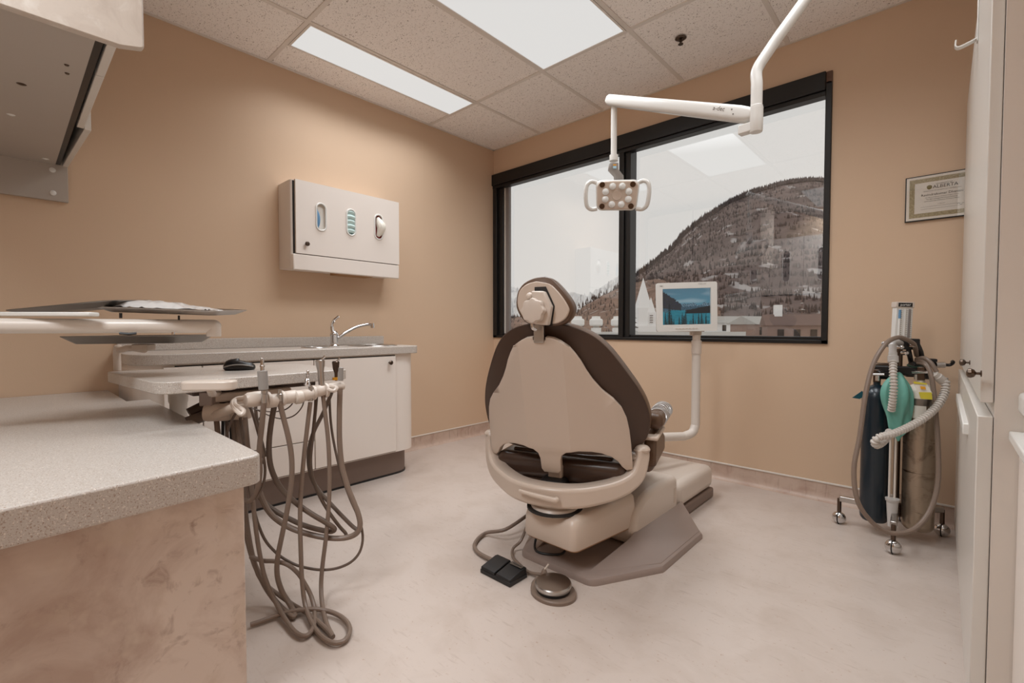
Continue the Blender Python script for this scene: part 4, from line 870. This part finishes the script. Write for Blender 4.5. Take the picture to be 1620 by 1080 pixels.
# corrugated breathing tube
def corr(pts, r, nm='breathing_hose'):
    q = smoothpath([D(*p) for p in pts], 8); L_ = sum((q[i+1]-q[i]).length for i in range(len(q)-1)); n = int(L_/.0022)
    # resample
    out = [q[0]]; acc = 0; i = 0; step = L_/n; cur = q[0]
    while i < len(q)-1:
        d = (q[i+1]-cur).length
        if acc+d >= step: t = (step-acc)/d; cur = cur.lerp(q[i+1], t); out.append(cur); acc = 0
        else: acc += d; cur = q[i+1]; i += 1
    m = len(out); cnt = [0]
    def rr(t): k = int(round(t*(m-1))); return r*(1.10 if k % 6 < 3 else .74)
    return MB().tube(out, rr, 10).build(nm, corr_m, gc)
corr([(1413, 568, 2.06), (1413, 590, 2.03), (1414, 612, 2.02), (1412, 635, 2.03), (1410, 650, 2.05)], .0135)
corr([(1407, 683, 2.06), (1404, 690, 2.02), (1396, 699, 1.99), (1387, 704, 1.97), (1384, 698, 1.96), (1392, 691, 1.95), (1412, 686, 1.95), (1436, 676, 1.96), (1460, 662, 1.97), (1482, 643, 1.99), (1494, 622, 2.01), (1496, 606, 2.02), (1493, 600, 2.03)], .0145)
HPg = lambda a, c, prof, nm, m_: MB().lathe([(r, h*(c-a).length) for r, h in prof], a, c-a, 16).build(nm, m_, gc)
HPg(D(1478, 591, 2.03), D(1492, 603, 2.03), [(0, 0), (.014, 0), (.015, .3), (.018, .35), (.018, 1), (0, 1)], 'hose_cuff', corr_m)
HPg(D(1413, 573, 2.06), D(1412, 545, 2.07), [(0, 0), (.020, 0), (.020, .35), (.016, .4), (.016, .55), (.014, .6), (.015, 1), (0, 1)], 'hose_cuff', clear_m)
MB().tube([D(1412, 549, 2.07), D(1412, 543, 2.08), D(1418, 541, 2.10), D(1424, 543, 2.13)], .014, 12, 4).build('elbow', clear_m, gc)
# breathing bag
bb = D(1421, 590, 2.07)
bgt = thing('breathing_bag', 'limp teal rubber breathing bag hanging on the gas cart', 'bag', bb)
rows = [(588, 1423, 3), (597, 1419, 12), (606, 1417, 20), (618, 1417, 25), (632, 1418, 25), (646, 1421, 21), (660, 1422, 18), (674, 1422, 17), (684, 1421, 13), (689, 1421, 6), (694, 1421, 2.5), (698, 1421, 2)]
b = MB(); R_ = []
for y, x, hw in rows:
    r = []
    for j in range(28):
        a = 2*PI*j/28; fl_ = 1+(.34*math.sin(5*a+y*.035)+.22*math.sin(9*a-y*.05)+.9*noise.noise(Vector((math.cos(a)*1.4, math.sin(a)*1.4, y*.03))))*(hw > 8)
        dx = hw*math.cos(a); c = D(x+dx, y+.10*dx*(y < 606), 2.075); r.append(c+FW*(hw/25*.034*math.sin(a)*fl_))
    R_.append(r)
b.rings(R_).build('bag', teal_m, bgt, ang=180, subsurf=1)
# cylinders
def tank(name, label, c, lower_m, top_m, r, hgt, split):
    t = thing(name, label, 'gas cylinder', c, None)
    MB().lathe([(0, .004), (r*.82, 0), (r*.97, .012), (r, .03), (r, split), (0, split)], c, n=36).build('body', lower_m, t)
    MB().lathe([(0, split-.001), (r, split-.001), (r, hgt-.06), (r*.93, hgt-.035), (r*.7, hgt-.012), (r*.35, hgt), (.014, hgt+.003), (.014, hgt+.02), (0, hgt+.02)], c, n=36).build('shoulder', top_m, t)
    v = MB().box(-.014, .014, -.018, .018, hgt+.015, hgt+.075).xf(Matrix.Translation(c)).build('valve', darkknob_m, t, bevel=.003)
    MB().cyl(c+Vector((-.03, -.02, hgt+.05)), c+Vector((.03, -.035, hgt+.055)), .006).build('valve_stem', chrome_m, v); return t
c1 = Vector((2.848, -.325, .062)); c2 = Vector((3.002, -.315, .062))
t1 = tank('gas_cylinder', 'navy blue painted gas cylinder on the cart', c1, navy_m, navy_m, .0565, .635, .40)
t2_ = tank('gas_cylinder', 'bare metal gas cylinder with white shoulder on the cart', c2, alu_m, tankw_m, .0575, .655, .575)
MB().lathe([(.0576, .562), (.0582, .562), (.0582, .592), (.0576, .592)], c2, n=36).build('band', steeld_m, t2_)
def wraplabel(nm, m_, par, c, r, a0, a1, z0, z1, n=8):
    b = MB(); R1 = [];
    lo = [b.bm.verts.new(c+Vector((r*math.cos(a0+(a1-a0)*k/n), r*math.sin(a0+(a1-a0)*k/n), z0))) for k in range(n+1)]
    hi = [b.bm.verts.new(c+Vector((r*math.cos(a0+(a1-a0)*k/n), r*math.sin(a0+(a1-a0)*k/n), z1))) for k in range(n+1)]
    for k in range(n): b.bm.faces.new((lo[k], lo[k+1], hi[k+1], hi[k]))
    return b.build(nm, m_, par)
fa_ = math.atan2(CAM.y-c2.y, CAM.x-c2.x)
wraplabel('label', paper_m, t2_, c2, .0581, fa_-1.1, fa_+.35, .505, .561)
b = MB(); q0 = fa_-.72
def cp(a, z): return c2+Vector((.0588*math.cos(a), .0588*math.sin(a), z))
vv = [cp(q0-.40, .533), cp(q0, .508), cp(q0+.40, .533), cp(q0, .558)]
b.bm.faces.new([b.bm.verts.new(p) for p in vv]); b.build('hazard_diamond', label_or_m, t2_, smooth=False)
text('lettering', 'O', ink_m, t2_, cp(q0, .533)+Vector((math.cos(q0), math.sin(q0), 0))*.001, Vector((-math.sin(q0), math.cos(q0), 0)), (0, 0, 1), .020)
tgc = D(1458, 616, 2.05)
tg = MB().quadbox([D(1445, 604, 2.0), D(1466, 607, 2.0), D(1475, 622, 1.985), D(1456, 630, 1.98)], FW*.0012).build('hang_tag', paper_m, t2_)
MB().quadbox([D(1454, 620, 1.982), D(1474, 620.5, 1.98), D(1475, 632, 1.975), D(1457, 630.5, 1.975)], FW*.0012).build('tag_band', yellow_m, tg)
MB().quadbox([D(1456, 610.5, 1.99), D(1464, 611.5, 1.99), D(1465, 616, 1.985), D(1457, 615, 1.985)], FW*.0012).build('tag_label', label_or_m, tg)
MB().quadbox([D(1445, 603, 1.997), D(1466, 606, 1.995), D(1467, 608.5, 1.993), D(1446, 606.5, 1.995)], FW*.0012).build('tag_band', yellow_m, tg)
MB().quadbox([D(1348, 629, 2.20), D(1364, 618, 2.20), D(1368, 626, 2.20), D(1360, 631, 2.20)], FW*.0012).build('hang_tag', mat('teal_tag', (40, 92, 104), .5), t1)

# ------------------------------------------------------------------ certificate
cf = thing('certificate', 'black framed university diploma on the wall beside the storage cabinet', 'certificate', (3.03, 0, 1.6))
CX0, CX1, CZ0, CZ1 = 2.918, 3.26, 1.492, 1.712
CX1 = 3.138
b = MB()
MB().box(CX0, CX1, -.012, -.002, CZ0, CZ1).build('frame', blackp_m, cf, bevel=.001)
MB().box(CX0+.005, CX1-.0, -.0128, -.0115, CZ0+.005, CZ1-.005).build('mat_board', paper_m, cf, smooth=False)
gb = MB(); x0, x1, z0, z1 = CX0+.016, CX1, CZ0+.016, CZ1-.016
gb.box(x0, x0+.020, -.0132, -.0127, z0, z1).box(x0+.02, x1, -.0132, -.0127, z0, z0+.020).box(x0+.02, x1, -.0132, -.0127, z1-.020, z1).build('border', gold_m, cf, smooth=False)
def ct_(s_, x, z, sz, m_=ink_m): text('lettering', s_, m_, cf, (x, -.0131, z), (1, 0, 0), (0, 0, 1), sz)
xm = CX0+.135
ct_('UNIVERSITY OF', xm+.008, CZ1-.050, .0085, inkl_m); ct_('ALBERTA', xm+.012, CZ1-.063, .022)
MB().prism([(xm-.045+.010*math.cos(a), CZ1-.060+.010*math.sin(a)*(1.25 if math.sin(a) < 0 else .85)) for a in [2*PI*k/20 for k in range(20)]], 'y', -.0134, -.0127).build('crest', mat('gold_green_crest', (120, 110, 60), .5), cf)
ct_('THE SENATE OF THE UNIVERSITY HAS CONFERRED UPON', xm, CZ1-.080, .0052, inkl_m)
ct_('Ravindrakumar Dhanani', xm, CZ1-.098, .0155)
ct_('the degree of Doctor of Dental Surgery with all', xm, CZ1-.111, .0062, inkl_m)
ct_('the rights, privileges and honours pertaining', xm, CZ1-.120, .0062)
ct_('thereto at the City of Edmonton, Province of Alberta', xm, CZ1-.129, .0058)
ct_('in the year', xm, CZ1-.146, .006, inkl_m)
for dz in (.155, .166): MB().box(xm-.075, xm+.075, -.0132, -.0128, CZ1-dz-.0004, CZ1-dz+.0004).build('rule', inkl_m, cf)
MB().tube([(xm+.055+k*.006, -.0132, CZ1-.160+.004*math.sin(k*2.1)) for k in range(6)], .0006, 4, 3).build('signature', ink_m, cf)
MB().box(CX0+.005, CX1, -.0162, -.0150, CZ0+.004, CZ1-.004).build('glass', glass_m, cf, smooth=False)

# ------------------------------------------------------------------ tall storage cabinet on the right
SXF = 3.150
st = thing('storage_cabinet', 'tall glossy white storage cabinet along the right edge', 'cabinet', (3.4, -.7, 0))
YN, YF = -1.62, -.045
MB().box(SXF+.004, X1-.005, YN+.004, YF, .0, 2.0).build('body', lamw_m, st, smooth=False)
def sdoor(nm, y0, y1, z0, z1, x=SXF-.018, m_=lamw_m): return MB().box(x, SXF+.003, y0, y1, z0, z1).build(nm, m_, st, bevel=.002)
d1 = sdoor('door', -.78, YF, .80, 1.998); d2 = sdoor('door', YN, -.785, .80, 1.998)
d3 = sdoor('door', -.78, YF, .06, .77, SXF-.022); d4 = sdoor('door', YN, -.785, .06, .77, SXF-.022)
MB().box(SXF-.034, SXF, -1.20, -.36, .655, .688).build('pull_shelf', whitep_m, st, bevel=.003)
def sknob(px, py, par):
    k = P(px, py, 'x', SXF-.036); c = Vector((SXF-.018, k.y, k.z))
    MB().lathe([(.007, 0), (.007, .002), (.003, .003), (.003, .009), (.008, .012), (.0105, .017), (.0095, .022), (.004, .0245), (0, .025)], c, (-1, 0, 0), 18).build('knob', darkknob_m, par)
sknob(1522, 573, d1); sknob(1535, 590, d2)
MB().box(SXF+.004, X1-.005, YN-.012, YN+.003, .0, 2.3).build('side_panel', side_m, st, smooth=False)
hk = thing('door_hook', 'white over-door hook on the storage cabinet door', 'hook', (SXF-.018, -.80, 1.99))
HY = -1.0
MB().box(SXF-.0215, SXF-.0185, HY-.012, HY+.012, 1.86, 2.002).build('strap', whitep_m, hk, bevel=.001)
MB().box(SXF-.0215, SXF+.004, HY-.012, HY+.012, 1.999, 2.0025).build('over_lip', whitep_m, hk)
pr2 = [(-.011, -.0018), (.011, -.0018), (.011, .0018), (-.011, .0018)]
MB().tube([(SXF-.020, HY, 1.87), (SXF-.040, HY, 1.863), (SXF-.062, HY, 1.858), (SXF-.070, HY, 1.866), (SXF-.069, HY, 1.882)], 1.0, 4, 4, True, [(a*1.0, b_) for a, b_ in pr2]).build('hook', whitep_m, hk)
rc = thing('side_cabinet', 'narrow beige cabinet with a small ledge at the right edge', 'cabinet', (3.5, -1.7, 0))
MB().box(3.192, X1-.005, -2.0, YN-.014, 0, .725).build('body', lam_m, rc, bevel=.002)
MB().box(3.176, X1-.005, -2.0, YN-.014, .725, .745).build('ledge', whitep_m, rc, bevel=.003)
MB().box(3.188, X1-.005, -1.85, YN-.014, .785, .83).build('handle_rail', whitep_m, rc, bevel=.008)
MB().box(3.21, X1-.005, -1.85, YN-.014, .745, .785).build('rail_support', lam_m, rc)

# ------------------------------------------------------------------ behind the camera (shows only mirrored in the window)
oc = thing('oval_cabinet', 'beige wall cabinet with tall oval slots, mirrored in the window', 'cabinet', (2.3, -4.1, 1.4))
ocx = [1.09, 1.495, 1.90, 2.305, 2.71]
MB().box(.88, 2.92, Y0+.003, Y0+.26, 1.42, 2.18).build('body', gap_m, oc, smooth=False)
for x in ocx:
    holed([(x-.199, 1.42), (x+.199, 1.42), (x+.199, 2.18), (x-.199, 2.18)], [stadium(x, 1.80, .045, .21)], 'y', Y0+.262, Y0+.28).build('door', lam_m, oc, smooth=False)
    MB().tube([(a, Y0+.281, c) for a, c in stadium(x, 1.80, .045, .21)]+[(x+.045, Y0+.281, 1.80+.165)], .007, 8, caps=False).build('slot_rim', whitep_m, oc)

# ------------------------------------------------------------------ outdoors
GZ = -7.0
gr = struct(MB().box(-1500, 1500, 3, 3000, GZ-1, GZ).build('ground', mat('snowy_ground', (196, 190, 186), .9), smooth=False))
def mountain(name, sil, dist, dist0, m_, tree=0, base=-12, rough=6, seed=1, trm=None):
    # ridge line given by bearing (photo px) and height at its true distance
    cols_ = 160; rows_ = 26; b = MB(); Gd = []
    xs = [s_[0] for s_ in sil]
    def sy(x):
        for (xa, ya), (xb, yb_) in zip(sil, sil[1:]):
            if xa <= x <= xb: t = (x-xa)/(xb-xa); t2 = t*t*(3-2*t)*.3+t*.7; return ya+(yb_-ya)*t2
        return sil[-1][1]
    ridge = []
    for i in range(cols_+1):
        x = xs[0]+(xs[-1]-xs[0])*i/cols_
        top = D(x, sy(x), dist); foot = D(x, 520, dist0); foot.z = base; col_ = []
        for k in range(rows_+1):
            t = k/rows_; p = top.lerp(foot, t); p.z = base+(top.z-base)*(1-t)**1.15
            p.z += rough*noise.noise(Vector((p.x*.011, p.y*.011, seed)))*min(1, t*4)+rough*.5*noise.noise(Vector((p.x*.04, p.y*.04, seed+3)))*min(1, t*5+.15)
            col_.append(b.bm.verts.new(p))
            if tree: ridge.append((p.copy(), t))
        Gd.append(col_)
    for i in range(cols_):
        for k in range(rows_): b.bm.faces.new((Gd[i][k], Gd[i+1][k], Gd[i+1][k+1], Gd[i][k+1]))
    # back side so that it is a solid hill
    bk = [b.bm.verts.new(Vector((c[0].co.x, c[0].co.y, 0))*1.35+Vector((0, 0, base))) for c in Gd]
    for i in range(cols_): b.bm.faces.new((Gd[i+1][0], Gd[i][0], bk[i], bk[i+1]))
    o = struct(b.build(name, m_, ang=180))
    if tree:
        tb_ = MB(); rnd = random.Random(seed)
        for _ in range(tree):
            p, t = ridge[rnd.randrange(len(ridge))] if rnd.random() < .7 else ridge[rnd.randrange(cols_+1)*(rows_+1)]
            q = p+Vector((rnd.uniform(-8, 8), rnd.uniform(-8, 8), -2)); hgt = rnd.uniform(3, 8)*dist/1000*(1.5 if t == 0 else 1); r = hgt*.2
            top = tb_.bm.verts.new(q+Vector((0, 0, hgt))); ring = [tb_.bm.verts.new(q+Vector((r*math.cos(2*PI*j/5), r*math.sin(2*PI*j/5), 0))) for j in range(5)]
            for j in range(5): tb_.bm.faces.new((ring[j], ring[(j+1) % 5], top))
        to = tb_.build('forest', trm or treed_m, o, smooth=False); to['kind'] = 'stuff'
    return o
mountain('mountain', [(985, 452), (1020, 428), (1060, 398), (1090, 365), (1120, 343), (1160, 318), (1200, 302), (1240, 291), (1275, 286), (1320, 288), (1400, 296), (1500, 330)], 900, 300, forest_m, 15000, -10, 9, 1)
brush_m = forest_mat('brown_brush_slope', (146, 122, 110), (120, 100, 90), (180, 172, 168), .03, .08, .62)
mountain('hill', [(760, 508), (800, 504), (830, 500), (880, 503), (905, 500), (930, 480), (955, 466), (980, 455), (1000, 447), (1040, 440), (1080, 452), (1140, 470)], 520, 140, brush_m, 2600, -10, 4, 5)
far_m = mat('snowy_peaks', (252, 252, 252), .9, mottled=[((226, 227, 230), .0012, .45, .62)], spec=.05)
mountain('mountain', [(740, 470), (790, 455), (812, 452), (830, 468), (850, 480), (880, 470), (905, 462), (930, 468), (950, 455), (975, 438), (1000, 425), (1040, 415), (1100, 440)], 9000, 3000, far_m, 0, -10, 220, 9)
# church
cp0 = D(1017, 520, 85)
chh = thing('church', 'white church with tall pointed spire beyond the window', 'church', (cp0.x, cp0.y, GZ))
def wpt(x, y, d): return D(x, y, d)
def pyr(c, hw, z0, z1, rot=0):
    b = MB(); t = b.bm.verts.new((c.x, c.y, z1)); r = [b.bm.verts.new((c.x+hw*math.cos(rot+PI/4+PI/2*k), c.y+hw*math.sin(rot+PI/4+PI/2*k), z0)) for k in range(4)]
    for k in range(4): b.bm.faces.new((r[k], r[(k+1) % 4], t))
    b.bm.faces.new(r); return b
zt = lambda y, d: CAM.z-(y-518.3)/F*d
pyr(cp0, 1.75, zt(487, 85), zt(439, 85), YAW).build('spire', churchw_m, chh, smooth=False)
b = MB().box(-1.35, 1.35, -1.35, 1.35, GZ, zt(487, 85)).xf(Matrix.Translation((cp0.x, cp0.y, 0)) @ Matrix.Rotation(YAW, 4, 'Z')).build('tower', churchw_m, chh, smooth=False)
c3 = D(1029.5, 500, 84); pyr(c3, .95, zt(494, 84), zt(470, 84), YAW).build('spire', churchw_m, chh, smooth=False)
MB().box(-.72, .72, -.72, .72, GZ, zt(494, 84)).xf(Matrix.Translation((c3.x, c3.y, 0)) @ Matrix.Rotation(YAW, 4, 'Z')).build('tower', churchw_m, chh, smooth=False)
for k in range(4): 
    q = D(1030.5, 499+k*3.6, 83); MB().box(-.28, .28, -.05, .05, -.08, .08).xf(Matrix.Translation(q) @ Matrix.Rotation(YAW, 4, 'Z')).build('louver', bead_m, chh, smooth=False)
MB().box(-2.6, 3.4, -2, 6, GZ, zt(515, 85)).xf(Matrix.Translation((cp0.x, cp0.y, 0)) @ Matrix.Rotation(YAW, 4, 'Z')).build('nave', churchw_m, chh, smooth=False)
MB().prism([(-3.0, zt(516, 85)), (3.9, zt(516, 85)), (.5, zt(506, 85))], 'y', 2, 8).xf(Matrix.Translation((cp0.x, cp0.y, 0)) @ Matrix.Rotation(YAW, 4, 'Z')).build('roof', snow_m, chh, smooth=False)
# snowy conifer beside it
def conifer(label, c, h_, w_, mm, nl=9):
    t = thing('conifer_tree', label, 'tree', c, None); rnd = random.Random(int(c.x*10))
    MB().cyl(c, c+Vector((0, 0, h_)), w_*.05, w_*.01, 8).build('trunk', roofb_m, t)
    b = MB()
    for k in range(nl):
        z = h_*(.12+.8*k/nl); r = w_*.5*(1-k/nl)**.8
        for j in range(7):
            a = 2*PI*j/7+k*.7; d = Vector((math.cos(a), math.sin(a), -.25))*r*rnd.uniform(.75, 1.1); s_ = Vector((-math.sin(a), math.cos(a), 0))*r*.28
            p = c+Vector((0, 0, z)); v = [b.bm.verts.new(q) for q in (p+Vector((0, 0, r*.2)), p+d*.7+s_, p+d, p+d*.7-s_, p+d*.5+Vector((0, 0, -r*.25)))]
            b.bm.faces.new((v[0], v[1], v[2])); b.bm.faces.new((v[0], v[2], v[3])); b.bm.faces.new((v[4], v[2], v[1])); b.bm.faces.new((v[4], v[3], v[2]))
    b.build('foliage', mm, t, smooth=False); return t
snowtree_m = mat('snow_dusted_needles', (130, 116, 108), .9, mottled=[((206, 204, 200), 1.2, .5, .56)])
q = D(1004, 520, 70); conifer('snow dusted conifer just left of the church spire', Vector((q.x, q.y, GZ)), zt(478, 70)-GZ, 3.4, snowtree_m, 14)
q = D(1268, 520, 60); conifer('snow covered conifer behind the brown roofed house', Vector((q.x, q.y, GZ)), zt(446, 60)-GZ, 3.0, snowtree_m, 14)
q = D(1246, 520, 75); conifer('dark conifer left of the snow covered conifer', Vector((q.x, q.y, GZ)), zt(456, 75)-GZ, 3.0, treed_m, 14)
q = D(1298, 520, 75); conifer('dark conifer by the right edge of the window', Vector((q.x, q.y, GZ)), zt(452, 75)-GZ, 3.2, treed_m, 14)
# neighbouring flat roof with vents
nb = thing('flat_roof_building', 'low flat roofed building with pale roof just outside', 'building', (-30, 30, GZ))
q = [D(770, 524.5, 62), D(1330, 524.5, 62), D(1330, 560, 9), D(770, 560, 12)]
zr = zt(524.5, 62)
MB().quadbox([Vector((p.x, p.y, zr-.3)) for p in (D(760, 524, 62), D(1180, 524, 62), D(1180, 524, 14), D(760, 524, 14))], (0, 0, .3)).build('roof', roofg_m, nb, smooth=False)
MB().quadbox([Vector((p.x, p.y, GZ)) for p in (D(765, 524, 61), D(1170, 524, 61), D(1170, 524, 15), D(765, 524, 15))], (0, 0, zr-.3-GZ)).build('wall', churchw_m, nb, smooth=False)
for px, nm in ((914, 'leftmost of the white rooftop vents outside, nearest the chair'), (943, 'middle white rooftop vent outside the left pane'), (977, 'white rooftop vent outside, half behind the window mullion')):
    c = D(px, 524, 48); c.z = zr
    v = thing('rooftop_vent', nm, 'vent', c, 'white rooftop vents')
    u_ = .0013*48*1.0; k_ = 48/F
    MB().lathe([(0, 0), (8*k_, 0), (8*k_, 8*k_), (0, 8*k_)], c, n=20).build('curb', churchw_m, v)
    MB().lathe([(0, 11*k_), (9*k_, 11*k_), (10.5*k_, 13*k_), (10.5*k_, 20*k_), (9*k_, 22*k_), (7*k_, 22.5*k_), (6.5*k_, 26*k_), (0, 26.5*k_)], c, n=20).build('hood', churchw_m, v)
    MB().lathe([(0, 7*k_), (5*k_, 7*k_), (5*k_, 12*k_), (0, 12*k_)], c, n=16).build('throat', roofg_m, v)
# houses at the right
def house(label, px, dd_, wpx, eave, peak, rot, wall, roofm, chim=None):
    c = D(px, 520, dd_); c.z = GZ; t = thing('house', label, 'house', c); k_ = dd_/F; w_ = wpx*k_/2
    Mx = Matrix.Translation((c.x, c.y, 0)) @ Matrix.Rotation(YAW+rot, 4, 'Z')
    MB().box(-w_*.92, w_*.92, -w_*.6, w_*.6, GZ, zt(eave, dd_)).xf(Mx).build('wall', wall, t, smooth=False)
    MB().prism([(-w_*.75, zt(eave, dd_)-.1), (w_*.75, zt(eave, dd_)-.1), (0, zt(peak, dd_))], 'x', -w_, w_).xf(Mx).build('roof', roofm, t, smooth=False)
    for s_ in (-.5, 0, .5): MB().box(w_*s_-w_*.1, w_*s_+w_*.1, -w_*.62, -w_*.58, zt(eave, dd_)-1.6, zt(eave, dd_)-.5).xf(Mx).build('window', gap_m, t, smooth=False)
    if chim: MB().box(-w_*.5-.35, -w_*.5+.35, -.4, .4, zt(eave, dd_), zt(chim, dd_)).xf(Mx).build('chimney', churchw_m, t, smooth=False)
    return t
house('brown gabled house with white chimney near the window corner', 1255, 48, 88, 513, 497, -.35, brick_m, roofb_m, 482)
house('grey roofed house left of the brown gabled house', 1195, 70, 70, 512, 500, .5, brick_m, roofg_m)
house('long pale roofed house behind the monitor', 1150, 90, 60, 510, 500, .1, churchw_m, roofg_m)

# lettering becomes plain mesh
dg = bpy.context.evaluated_depsgraph_get()
for o in [o for o in SC.objects if o.type == 'FONT']:
    me = bpy.data.meshes.new_from_object(o.evaluated_get(dg)); n = bpy.data.objects.new('lettering', me); COL.objects.link(n)
    n.parent = o.parent; n.matrix_local = o.matrix_local.copy(); cu = o.data; bpy.data.objects.remove(o); bpy.data.curves.remove(cu)
